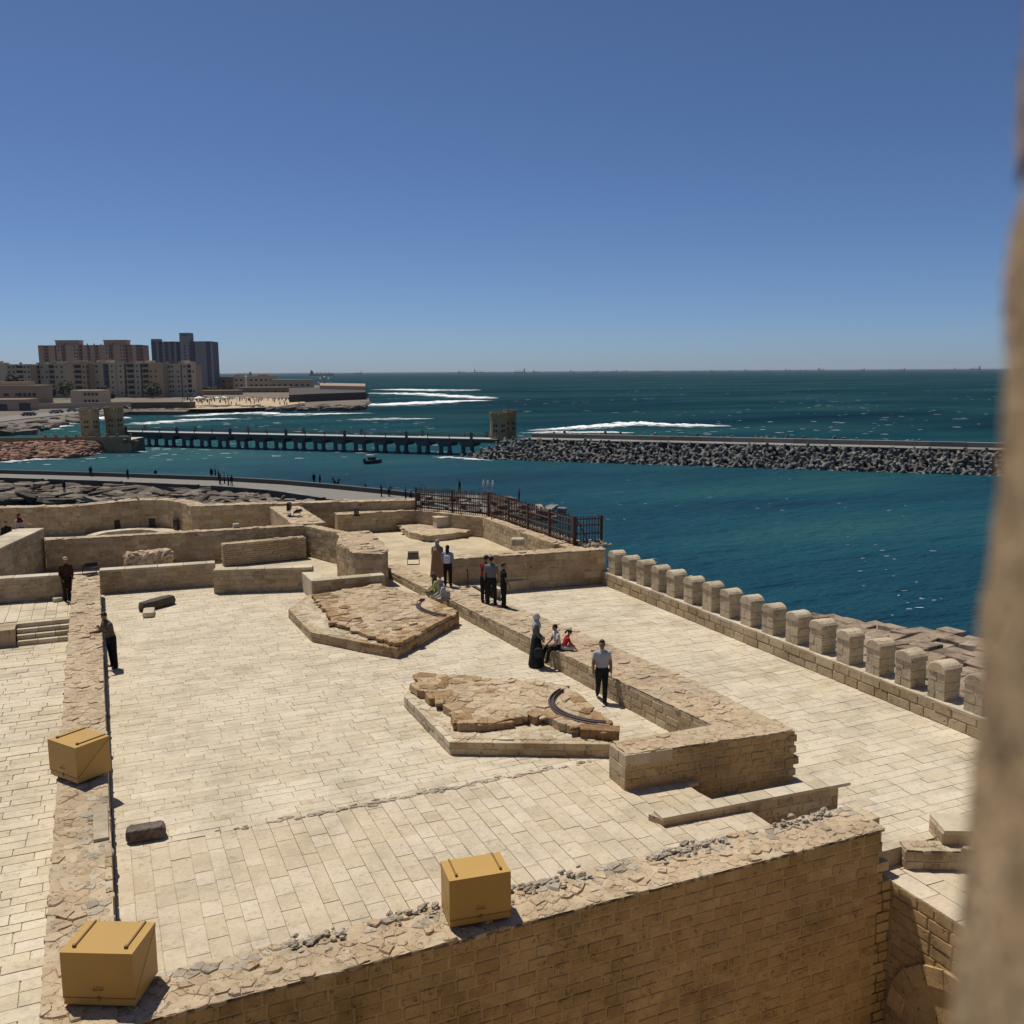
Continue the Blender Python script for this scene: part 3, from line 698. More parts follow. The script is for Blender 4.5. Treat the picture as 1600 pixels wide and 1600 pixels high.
# ------------------------------------------------------------------ merlon parapet on the sea side
M['merlon'] = mat_stone('pale merlon stone', (.41, .32, .205), (.49, .40, .275), (.56, .475, .345), 2.4, .7, .92, .45, .3, 16, .16)
mp = thing('merlon_parapet', 'crenellated sea parapet with a row of round-topped stone merlons', 'parapet', (20.3, 26, MZ))
XM, ZP = 20.08, .12
mb = MB(); mb.box(XM+.02, XM+.78, 12.5, 36.1, -9, ZP-.03, r=.5); mb.build('core', M['mortar'], mp)
pieces(mp, 'stone', 'stones', courses((XM, 36.1), (XM, 12.8), MZ, ZP, .285, .62, seed=121), M['wall'], 120)
y = 12.8; its = []
while y < 36: l = random.uniform(.6, 1.0); its.append(((XM+.39, y+l/2, ZP-.03), 0, (.80, l-.012, .09), (0, 0))); y += l
pieces(mp, 'coping_stone', 'coping_stones', its, M['coping'], 60, 'slab')
def merlon(y, k):
    """merlon: three courses of blocks under a half-round capping stone"""
    w, dpt, h = .56+random.uniform(-.025, .025), .56+random.uniform(-.02, .02), .76+random.uniform(-.035, .035); zb = ZP+.012; x0 = XM+.10
    mb = MB(); mb.box(x0+.03, x0+dpt-.03, y-w/2+.03, y+w/2-.03, zb-.02, zb+h, r=.5); body = mb.build('merlon', M['mortar'], mp)
    for c in range(3):
        zc = zb+h*(c+.5)/3; sp = random.uniform(.35, .65) if c < 2 else .5
        for (a, b) in ((0, sp), (sp, 1)):
            o = bpy.data.objects.new('merlon_block', unit_mesh('slab', random.randrange(8), M['merlon']))
            o.location = (x0+dpt/2, y-w/2+w*(a+b)/2, zc); o.scale = (dpt+random.uniform(-.01, .02), w*(b-a)-.007, h/3-.007)
            o.parent = body; o.matrix_parent_inverse = Matrix.Identity(4); COL.objects.link(o)
    mb = MB(); n = 9; e = .03; rr = w/2+e; zc = zb+h; vs = []; 
    hw = random.uniform(.21, .25)
    prof = [(-rr, 0)]+[(-rr*math.cos(math.pi*q/n), .05+hw*math.sin(math.pi*q/n)) for q in range(n+1)]+[(rr, 0)]
    n2 = len(prof); xs = [x0-.03, x0-.005, x0+dpt*.33, x0+dpt*.66, x0+dpt+.005, x0+dpt+.03]; sc = [.9, 1, 1.01, .995, 1, .9]
    for x, q in zip(xs, sc): vs += [(x, y+py*q+random.uniform(-.006, .006), zc+pz*q+random.uniform(-.006, .006)) for py, pz in prof]
    fs = [tuple(range(n2)), tuple((len(xs)-1)*n2+q for q in range(n2))[::-1]]
    for a in range(len(xs)-1): fs += [(a*n2+q+1, a*n2+q, (a+1)*n2+q, (a+1)*n2+q+1) for q in range(n2-1)]+[(a*n2, a*n2+n2-1, (a+1)*n2+n2-1, (a+1)*n2)]
    mb.add(vs, fs); mb.build('merlon_cap', M['merlon'], body)
# spacing surveyed from the photograph
ys = [Vector(U(u, v, .14)).y for u, v in ((953, 898), (974, 907), (996, 916), (1019, 927), (1043, 936), (1069, 947), (1095, 958), (1124, 970), (1155, 982), (1188, 996), (1224, 1010), (1262, 1026), (1305, 1043), (1349, 1062), (1397, 1080), (1448, 1102), (1502, 1125))]
for k, y in enumerate(np.linspace(35.3, 16.6, 17)): merlon(y+random.uniform(-.05, .05), k)
for k in range(3): merlon(16.6-1.169*(k+1), k)

# ------------------------------------------------------------------ right-hand lower corner: side wall with arch, low walls
kz = -.8
sk = thing('side_wall', 'rough stone side wall with an arch meeting the end of the front wall', 'wall', (13.4, 10, -6.2))
mb = MB(); mb.box(13.42, 19, 4, 12.9, -6.3, kz-.04, r=.5); mb.box(13.46, 20, 12.9, 13.3, -6.3, kz-.03, r=.5); mb.build('core', M['ashlar_joint'], sk)
its = courses((13.42, 12.55), (13.42, 4), -6.2, kz-.01, .24, .4, seed=131, proud=.02)
pieces(sk, 'stone', 'stones', its, M['ashlar'], 150)
paving(sk, 13.4, 19, 5, 13.2, kz, 'y', (.4, .6), (.6, 1.1), M['pave_near'], 60, seed=132)
mb = MB()
for k in range(9):
    t0, t1 = [math.pi*(k+q)/9 for q in (0.02, .98)]
    q = [(12.58-1.6-r*math.cos(t), -3.3+r*math.sin(t)) for r, t in ((1.15, t0), (1.15, t1), (1.5, t1), (1.5, t0))]
    m2 = MB(); m2.add([(13.33, a, b) for a, b in q]+[(13.6, a, b) for a, b in q], [(0, 1, 2, 3), (7, 6, 5, 4), (0, 4, 5, 1), (1, 5, 6, 2), (2, 6, 7, 3), (3, 7, 4, 0)]); m2.build('arch_stone', M['ashlar'], sk)
mb = MB(); q = [(12.58-1.6-1.14*math.cos(math.pi*k/12), -3.3+1.14*math.sin(math.pi*k/12)) for k in range(13)]+[(12.1, -6.2), (9.84, -6.2)]
mb.add([(13.385, a, b) for a, b in q], [tuple(range(len(q)))]); mb.build('arch_recess', M['ashlar'], sk)
wall('low_wall', 'low stone wall stub at the right edge next to the stone jamb', [tuple(U(1416, 1330, -.42)[:2]), (U(1416, 1330, -.42).x+2.2, U(1416, 1330, -.42).y-1.1)], kz, -.42, .4, .22, .5, cell=.25, seed=14)
wall('wall_block', 'taller stepped stone wall block at the right edge of the view', [tuple(U(1474, 1302, -.15)[:2]), (U(1474, 1302, -.15).x+2.5, U(1474, 1302, -.15).y-1.25)], kz, -.15, .7, .22, .45, cap=None, coping='coping', seed=15)

# ------------------------------------------------------------------ ochre metal boxes on the walls
def frame(o, ang):
    ca, sa = math.cos(ang), math.sin(ang); o = Vector(o)
    return lambda p: Vector((o.x+p[0]*ca-p[1]*sa, o.y+p[0]*sa+p[1]*ca, o.z+p[2]))
def metal_box(label, o, ang, w, d, h):
    """floodlight housing: base tray, hinged hood parted by a slanting seam on both sides, two hinge bars, handle, latch"""
    t = thing('metal_box', label, 'box', o, 'ochre floodlight boxes on the fort walls'); fr = frame(o, ang); e = .006
    hb = .17*h
    # side profile: tray below the seam (low at front, high at back), hood above
    def extr(prof, x0, x1, name, mat, par=t):
        mb = MB(); n = len(prof)
        vs = [fr((x0, y, z)) for y, z in prof]+[fr((x1, y, z)) for y, z in prof]
        mb.add(vs, [tuple(range(n)), tuple(range(2*n-1, n-1, -1))]+[(i, n+i, n+(i+1) % n, (i+1) % n) for i in range(n)]); return mb.build(name, mat, par)
    x0, x1 = -w/2, w/2
    extr([(0, .03), (d, .03), (d, h*.93), (.015, hb-.006)], x0+.006, x1-.006, 'tray', M['gold'])
    extr([(-e, hb+.008), (-e, h), (d+e, h), (d+e, h*.95), (.012, hb+.010)], x0, x1, 'hood', M['gold'])
    extr([(.03, .0), (d-.03, .0), (d-.03, .05), (.03, .05)], x0+.05, x1-.05, 'plinth', M['black'])
    for s_ in (-1, 1):
        mb = MB(); xx = s_*w*.36
        mb.box(xx-.012, xx+.012, .16*d, d*1.0, h, h+.022, fr); mb.box(xx-.02, xx+.02, .14*d, .2*d, h, h+.04, fr); mb.build('hinge_bar', M['gold_dark'], t)
    mb = MB(); z = h*.33; mb.tube([fr((-.065, 0, z)), fr((-.06, -.035, z+.01)), fr((.06, -.035, z+.01)), fr((.065, 0, z))], .007, 6); mb.build('handle', M['gold_dark'], t)
    mb = MB(); mb.box(-.018, .018, -.024, 0, hb-.03, hb+.025, fr); mb.build('latch', M['gold_dark'], t)
    mb = MB(); mb.box(x0-.003, x1+.003, -.011, .012, hb-.005, hb+.009, fr)          # dark strip added to stand for the shadow line of the seam
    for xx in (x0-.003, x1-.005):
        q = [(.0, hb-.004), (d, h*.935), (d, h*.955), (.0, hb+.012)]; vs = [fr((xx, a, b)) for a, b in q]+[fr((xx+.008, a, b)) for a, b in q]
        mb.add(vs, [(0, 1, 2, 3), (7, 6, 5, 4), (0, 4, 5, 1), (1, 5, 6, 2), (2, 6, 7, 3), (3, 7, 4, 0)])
    mb.build('seam_shadow_strip', M['gold_dark'], t)
    return t
# surveyed base corners: (left front, right front)
def box_from(label, pl, pr_, z, d, h):
    a, b = U(*pl, z), U(*pr_, z); c = (a+b)/2; metal_box(label, (c.x, c.y, z), math.atan2(b.y-a.y, b.x-a.x), (b-a).length, d, h)
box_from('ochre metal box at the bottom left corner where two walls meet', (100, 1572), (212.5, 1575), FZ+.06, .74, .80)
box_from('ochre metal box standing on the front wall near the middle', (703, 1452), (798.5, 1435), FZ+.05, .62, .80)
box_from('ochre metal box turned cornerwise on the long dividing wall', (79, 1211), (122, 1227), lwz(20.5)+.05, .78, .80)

# ------------------------------------------------------------------ loose stones on the terrace
def rough_block(name, label, cat, c, ang, size, mat, seed, seg=5, jit=.05):
    rg = random.Random(seed); me = bpy.data.meshes.new(name); vs = []; fs = []; idx = {}
    nx, ny, nz = [max(2, int(round(s_/max(size)*seg*2))) for s_ in size]
    def vid(i, j, k):
        if (i, j, k) not in idx:
            p = Vector(((i/nx-.5)*size[0], (j/ny-.5)*size[1], (k/nz)*size[2]))
            q = p+Vector((rg.uniform(-1, 1), rg.uniform(-1, 1), rg.uniform(-.6, .6) if k else 0))*jit*min(size)
            e = sum(1 for a, n in ((i, nx), (j, ny), (k, nz)) if a in (0, n))
            if e >= 2: q = q.lerp(Vector((0, 0, size[2]/2)), .05*e)
            idx[(i, j, k)] = len(vs); vs.append(q)
        return idx[(i, j, k)]
    for i in range(nx):
        for j in range(ny):
            fs += [(vid(i, j, nz), vid(i+1, j, nz), vid(i+1, j+1, nz), vid(i, j+1, nz)), (vid(i, j+1, 0), vid(i+1, j+1, 0), vid(i+1, j, 0), vid(i, j, 0))]
    for i in range(nx):
        for k in range(nz): fs += [(vid(i, 0, k), vid(i+1, 0, k), vid(i+1, 0, k+1), vid(i, 0, k+1)), (vid(i+1, ny, k), vid(i, ny, k), vid(i, ny, k+1), vid(i+1, ny, k+1))]
    for j in range(ny):
        for k in range(nz): fs += [(vid(0, j+1, k), vid(0, j, k), vid(0, j, k+1), vid(0, j+1, k+1)), (vid(nx, j, k), vid(nx, j+1, k), vid(nx, j+1, k+1), vid(nx, j, k+1))]
    me.from_pydata([tuple(v) for v in vs], [], fs); o = mesh_obj(name, me, mat); o.location = c; o.rotation_euler = (0, 0, ang); WM[o.name] = o.matrix_basis.copy()
    return tag(o, label, cat)
a, b = U(198, 1321, 0), U(260, 1311, 0); m_ = (a+b)/2
rough_block('stone_block', 'dark reddish granite block on the paving beside the dividing wall', 'stone', (m_.x, m_.y+.16, 0), math.atan2(b.y-a.y, b.x-a.x), (.72, .33, .27), M['darkstone'], 3)
a, b = U(219, 958, 0), U(272, 943, 0); m_ = (a+b)/2
rough_block('stone_beam', 'long dark grey stone beam lying on the paving at the back', 'stone', (m_.x, m_.y+.1, 0), math.atan2(b.y-a.y, b.x-a.x), ((b-a).length, .42, .36), M['darkstone'], 5)
p = U(234, 966, 0); rough_block('stone_block', 'small pale squared block in front of the dark stone beam', 'stone', (p.x, p.y+.5, 0), -.1, (.42, .95, .2), M['coping'], 6, 4, .02)
p = U(812, 854, 1.1); rough_block('stone_block', 'pale squared stone block lying on top of the end wall', 'stone', (p.x, p.y+.2, 1.12), -.45, (.6, .5, .34), M['coping'], 7, 4, .02)
p = U(232, 888, .6); rough_block('rubble_heap', 'heap of old rubble masonry behind the parapet in the small court', 'rubble', (p.x+.1, 44.6, 0), .15, (2.0, .8, 1.05), M['rubble'], 8, 8, .12)
p = U(375, 824, ZD); rough_block('stone_block', 'small pale stone left on top of the court wall', 'stone', (p.x-.2, 46.9, ZD+.03), .1, (.3, .25, .2), M['coping'], 9, 4, .03)
p = U(91, 935, 0); rough_block('stone_block', 'small rounded pale stone at the foot of the left parapet', 'stone', (p.x, 40.7, 0), .1, (.35, .25, .16), M['coping'], 10, 4, .05)

# ------------------------------------------------------------------ floodlights
def floodlight(label, c, ang, sc=1.0, tilt=35):
    t = thing('floodlight', label, 'floodlight', c); fr = frame(c, ang)
    def T(p):
        ct, s_ = math.cos(R(tilt)), math.sin(R(tilt)); x, y, z = [q*sc for q in p]
        return fr((x, y*ct-z*s_, y*s_+z*ct+.22*sc))
    mb = MB(); mb.box(-.2, .2, -.06, .06, 0, .3, T); mb.build('housing', M['black'], t)
    mb = MB(); mb.box(-.175, .175, -.072, -.06, .025, .275, T); mb.build('lens', M['glass'], t)
    mb = MB(); mb.tube([fr((-.22*sc, 0, .02)), fr((-.22*sc, 0, .3*sc)), ], .014, 6); mb.tube([fr((.22*sc, 0, .02)), fr((.22*sc, 0, .3*sc))], .014, 6); mb.box(-.23*sc, .23*sc, -.05*sc, .05*sc, 0, .025, fr)
    mb.build('bracket', M['black'], t)
p = U(646, 883, .34); floodlight('black floodlight on a bracket beside the women on the wall', (p.x, p.y, .36), -.3, 1.2, 20)
p = U(140, 896, .93); floodlight('black floodlight on the far end of the dividing wall', (p.x, p.y-.1, lwz(40)+.06), .3, 1.2, 65)
p = U(452, 807, ZD); floodlight('dark floodlight standing upright on the court wall walk', (p.x, p.y, ZD+.05), 1.2, 1.3, 0)
p = U(461, 808, ZD); floodlight('smaller dark floodlight lying next to the upright one on the wall walk', (p.x+.1, p.y, ZD+.05), .4, .9, 60)
t = thing('wall_lamp', 'small black lamp box standing on the gun court parapet', 'lamp', U(557, 806, 1.1)); fr = frame(U(557, 806, 1.1), -.2)
mb = MB(); mb.box(-.13, .13, -.1, .1, .03, .42, fr); mb.build('housing', M['black'], t); mb = MB(); mb.box(-.1, .1, -.112, -.1, .08, .38, fr); mb.build('lens', M['glass'], t); mb = MB(); mb.box(-.18, .18, -.14, .14, 0, .03, fr); mb.build('foot', M['black'], t)
mb = MB(); p = U(731, 917, MZ); q = U(731, 893, MZ); p = U(731, 918, .4); mb.tube([(p.x, p.y, .4), (p.x, p.y, 1.15)], .025, 8); mb.box(p.x-.08, p.x+.08, p.y-.08, p.y+.08, .4, .45); tag(mb.build('iron_post', M['rust']), 'thin rusty iron post standing on the wall left of the three visitors', 'post')

# ------------------------------------------------------------------ iron fence on the sea side of the gun court
fe = thing('iron_fence', 'rusty dark iron bar fence along the sea side of the gun court', 'fence', (19.4, 42, 1.1))
FP = [(16.5, 51.3), (17.95, 49.25), (19.3, 47.2), (19.4, 44.7), (19.4, 42.3), (19.45, 39.95), (19.5, 37.5), (20.75, 37.25)]
for k in range(len(FP)):
    x, y = FP[k]; mb = MB(); w = .07 if k in (2, 6) else .05; mb.box(x-w, x+w, y-w, y+w, 1.05, 2.42); mb.build('post', M['rust'], fe)
for k in range(len(FP)-1):
    a, b = Vector(FP[k]+(0,)), Vector(FP[k+1]+(0,)); L_ = (b-a).length; d = (b-a)/L_
    for z in (1.25, 1.62, 2.0, 2.28):
        mb = MB(); mb.tube([a+Vector((0, 0, z)), b+Vector((0, 0, z))], .036, 5); mb.build('rail', M['rust'], fe)
    n = int(L_/.14)
    for q in range(1, n):
        p = a+d*(L_*q/n)+Vector((random.uniform(-.012, .012), random.uniform(-.012, .012), 0)); tl = d*random.uniform(-.03, .03)
        mb = MB(); mb.tube([p+Vector((0, 0, 1.1)), p+tl+Vector((0, 0, 2.42+random.uniform(-.06, .06)))], .022, 5); mb.build('bar', M['rust'], fe)
    if k in (1, 2, 6):
        m_ = (a+b)/2; mb = MB(); mb.tube([a+d*.15+Vector((0, 0, 2.2)), a+d*.95+Vector((-.35, -.2, 1.12))], .03, 5); mb.build('brace', M['rust'], fe)
    if k in (2, 3, 4, 5):
        for zz in (1.12, 1.3):
            mb = MB()
            for q in range(int(L_/.2)):
                c = a+d*(.1+q*.2); mb.tube([c+Vector((0, 0, zz)), c+d*.1+Vector((0, 0, zz+.17)), c+d*.2+Vector((0, 0, zz))], .012, 4)
            tag(mb.build('lattice', M['rust'], fe), kind='stuff')
mb = MB(); rg = random.Random(8)
for k in range(90): 
    x, y = 19.6+rg.uniform(0, 1.3), 36.7+rg.uniform(-.2, .9); s_ = rg.uniform(.03, .09); mb.ball((x, y, 1.12+rg.uniform(0, .1)), s_*1.4, s_, s_, 6, 4, jit=.3)
tag(mb.build('rubble_pile', M['rubble_grey']), 'loose rubble at the foot of the fence end on the corner of the wall', 'rubble', kind='stuff')

# ------------------------------------------------------------------ the fort the photographer stands in: window jamb and keep wall
M['jamb'] = mat_stone('window jamb stone', (.17, .10, .045), (.33, .215, .115), (.50, .36, .215), 38, .6, .95, .3, .3, 140)
jm = thing('window_jamb', 'blurred rough stone window jamb along the right edge', 'jamb', (.33, .2, 7.0))
jd = ray(1559, 600); jd2 = Vector((jd.x, jd.y)).normalized(); jp = jd2*.15              # the edge stands a hand's breadth from the lens
per = Vector((jd2.y, -jd2.x))
rg = random.Random(12); z = 7.6; k = 0
while z < 10.6:
    h_ = rg.uniform(.05, .11); dx = rg.uniform(-.0012, .0012)
    nz = 12; ny = 12; vs = []; fs = []
    for i in range(nz+1):
        for j in range(ny+1):
            t_ = j/ny
            # cross-section: rounded near corner, running back along the reveal and outwards
            if t_ < .5: q = jp+per*(.012*(1-t_*2)**2)+jd2*(-.10+.20*t_)
            else: q = jp+per*(.45*(t_-.5)*2)+jd2*(.0)
            zz = z+h_*i/nz; e = .0021*mnoise.noise((q.x*40, q.y*40, zz*30))+.0012*mnoise.noise((q.x*90, q.y*90, zz*95))-.0006*(1 if i in (0, nz) else 0)
            q = q+per*(dx-e+.024*max(0, zz-8.88))
            vs.append((q.x, q.y, z+h_*i/nz))
    for i in range(nz):
        for j in range(ny): fs.append((i*(ny+1)+j, i*(ny+1)+j+1, (i+1)*(ny+1)+j+1, (i+1)*(ny+1)+j))
    mb = MB(); mb.add(vs, fs, rg.random()); mb.build('jamb_stone', M['jamb'], jm)
    z += h_; k += 1
c0 = jp+per*.018+jd2*-.105; c1 = jp+per*.47+jd2*-.105; c2 = jp+per*.47+jd2*-.006; c3 = jp+per*.012+jd2*-.006
mb = MB(); mb.prism([c0, c1, c2, c3], 6.5, 11.5, .3); mb.build('jamb_core', M['jamb'], jm)

kp = thing('keep_wall', 'sandy facade of the fort keep behind the viewpoint', 'building', (0, -3, -6))
mb = MB(); mb.box(-14, 20, -4.2, -3.2, -6.3, 14, r=.5); mb.build('facade', M['wall'], kp)

# ------------------------------------------------------------------ people
def cloth(name, c, rough=.9): return mat_plain(name, c, rough, .22, 14, 0, .05, .15)
SK = {'a': mat_plain('skin', (.36, .20, .125), .6, .08, 20, 0, 0), 'b': mat_plain('skin tan', (.27, .145, .085), .6, .08, 20, 0, 0)}
HAIR = mat_plain('dark hair', (.012, .009, .008), .6, .3, 30, 0, 0)
SHOE = mat_plain('dark shoe', (.02, .018, .017), .6, .3, 20, 0, 0)
DARKEYE = mat_plain('eye', (.015, .01, .01), .3, .1, 20, 0, 0); LIP = mat_plain('lip', (.22, .085, .07), .6, .1, 20, 0, 0)
_cl = {}
def C3(c):
    k = tuple(round(x, 3) for x in c)
    if k not in _cl: _cl[k] = cloth('cloth %d' % len(_cl), c)
    return _cl[k]
PENDING = []
def person(label, loc, face, h=1.72, thigh=((0, 0, -1), (0, 0, -1)), shin=((0, 0, -1), (0, 0, -1)), uarm=((-.18, 0, -1), (.18, 0, -1)), farm=((-.05, .25, -1), (.05, .25, -1)),
           lean=0, sit=False, top=(.3, .3, .32), legs=(.02, .02, .022), skin='a', sleeve='short', shoe=None, hair='short', scarf=None, robe=None, coat=None, pack=None, cap=None, bag=None,
           head=(0, 0), bulk=1.1, res=.021, group=None, shades=False, lo=False):
    """one continuous body (voxel-fused limbs), with hair, clothing and carried things as parts"""
    sc = h/1.75; mb = MB(); seg = []                       # seg: (a, b, ra, rb, material)
    def v(p): return Vector(p)
    th, sh = [v(p).normalized()*.435 for p in thigh], [v(p).normalized()*.425 for p in shin]
    if sit: pz = .10
    else: pz = max(-(th[i].z+sh[i].z) for i in (0, 1))+.075
    pel = v((0, 0, pz)); ln = Matrix.Rotation(-R(lean), 3, 'X')
    def tb(p): return pel+ln @ v(p)
    msh, mlg, msk = 'top', 'legs', 'skin'
    def limb(pts, rad, m, n=8, up=(0, 1, 0)):
        mb.tube(pts, rad, n, up=up)
        for i in range(len(pts)-1):
            r0 = rad[i] if not hasattr(rad[i], '__len__') else sum(rad[i])/2
            r1 = rad[i+1] if not hasattr(rad[i+1], '__len__') else sum(rad[i+1])/2
            seg.append((v(pts[i]), v(pts[i+1]), r0, r1, m))
    # torso as stacked ellipses
    tz = [(-.10, .15, .105), (-.02, .172, .118), (.10, .16, .108), (.22, .158, .105), (.34, .178, .115), (.44, .185, .108), (.50, .15, .085), (.535, .075, .065)]
    fw = ln @ v((0, 1, 0)); 
    mb.tube([tb((0, 0, z)) for z, _, _ in tz], [(a*(1+(bulk-1)*.7), b*bulk) for _, a, b in tz], 12, up=tuple(fw))
    seg.append((tb((0, 0, -.05)), tb((0, 0, .05)), .15, .15, mlg)); seg.append((tb((0, 0, .09)), tb((0, 0, .46)), .15, .15, msh))
    hy, hx = head                                          # head turn (deg, + = to the right), nod
    hm = ln @ (Matrix.Rotation(R(-hy), 3, 'Z') @ Matrix.Rotation(R(-hx), 3, 'X'))
    nk, hc = tb((0, .005, .52)), tb((0, .025, .70))
    def hp(p): return hc+hm @ v(p)
    limb([nk, tb((0, .015, .60))], [.06, .056], msk)
    hb = len(mb.v); mb.ball((0, 0, 0), .077, .095, .118, 14, 10); mb.v[hb:] = [tuple(hp(p)) for p in mb.v[hb:]]
    hb = len(mb.v); mb.ball((0, .035, -.075), .055, .05, .05, 10, 7); mb.ball((0, .102, -.012), .014, .022, .022, 8, 6)
    for s_ in (-1, 1): mb.ball((s_*.079, -.005, -.005), .012, .022, .032, 8, 6)
    mb.v[hb:] = [tuple(hp(p)) for p in mb.v[hb:]]
    seg.append((hp((0, 0, -.06)), hp((0, .0, .05)), .09, .09, msk)); seg.append((hp((0, .1, -.02)), hp((0, .12, -.02)), .02, .02, msk))
    for i, s_ in ((0, -1), (1, 1)):
        hip = pel+v((s_*.088, 0, -.02)); kn = hip+th[i]; an = kn+sh[i]
        limb([hip, hip.lerp(kn, .35), kn], [.098*bulk, .09*bulk, .068*bulk], mlg, 10); limb([kn, kn.lerp(an, .35), an], [.068*bulk, .064*bulk, .056*bulk], mlg, 10)
        fd = v((s_*.25, 1, 0)).normalized(); dn = sh[i].normalized()
        if sit: fd = (fd-dn*fd.dot(dn)*.6).normalized()
        limb([an-fd*.05+dn*.045, an+fd*.06+dn*.045, an+fd*.165+dn*.05], [.042, .042, .028], 'shoe', 8, up=(0, 0, 1))
        shd = tb((s_*.182, 0, .455)); ua, fa = v(uarm[i]).normalized()*.285, v(farm[i]).normalized()*.255
        el = shd+ua; wr = el+fa; sl = sleeve == 'long'
        limb([tb((s_*.12, 0, .465)), shd, shd.lerp(el, .5)], [.07*bulk, .066*bulk, .056*bulk], msh)
        limb([shd.lerp(el, .5), el], [.05*bulk, .043*bulk], msh if sl else msk); limb([el, el.lerp(wr, .35), wr], [.044*bulk, .042*bulk, .031*bulk], msh if sl else msk)
        # hand: palm, four fingers of different lengths and a thumb from the side of the palm
        d = fa.normalized(); side = d.cross(v((s_, 0, 0))); side = side.normalized() if side.length > .2 else v((0, 1, 0)); pn = side.cross(d).normalized()
        pm = wr+d*.085; mb.tube([wr, wr+d*.04, pm], [(.022, .032), (.018, .042), (.015, .040)], 8, up=tuple(side)); seg.append((wr, pm+d*.08, .03, .02, msk))
        if not lo:
            for q, (o_, fl_) in enumerate(((-.032, .062), (-.011, .075), (.011, .07), (.031, .055))):
                b0 = pm-d*.01+side*o_; cu = -pn*s_; mb.tube([b0, b0+d*fl_*.55+cu*.004, b0+d*fl_*.85+cu*.02], [.0115, .0105, .009], 6)
            b0 = wr+d*.03+side*.03; mb.tube([b0, b0+d*.035+side*.028, b0+d*.07+side*.03], [.014, .012, .010], 6)
    me = mb.mesh('person'); tmp = bpy.data.objects.new('person', me); COL.objects.link(tmp)
    md = tmp.modifiers.new('r', 'REMESH'); md.mode = 'VOXEL'; md.voxel_size = res if not lo else .034
    ms = tmp.modifiers.new('s', 'SMOOTH'); ms.factor = .5; ms.iterations = 2
    PENDING.append(dict(tmp=tmp, seg=seg, sc=sc, loc=v(loc), face=face, label=label, group=group, mats=dict(top=C3(top), legs=C3(legs), skin=SK[skin], shoe=C3(shoe) if shoe else SHOE),
                        hp=hp, tb=tb, hair=hair, scarf=scarf, robe=robe, coat=coat, pack=pack, cap=cap, bag=bag, shades=shades, pel=pel, lo=lo, th=th, sh=sh, sit=sit))

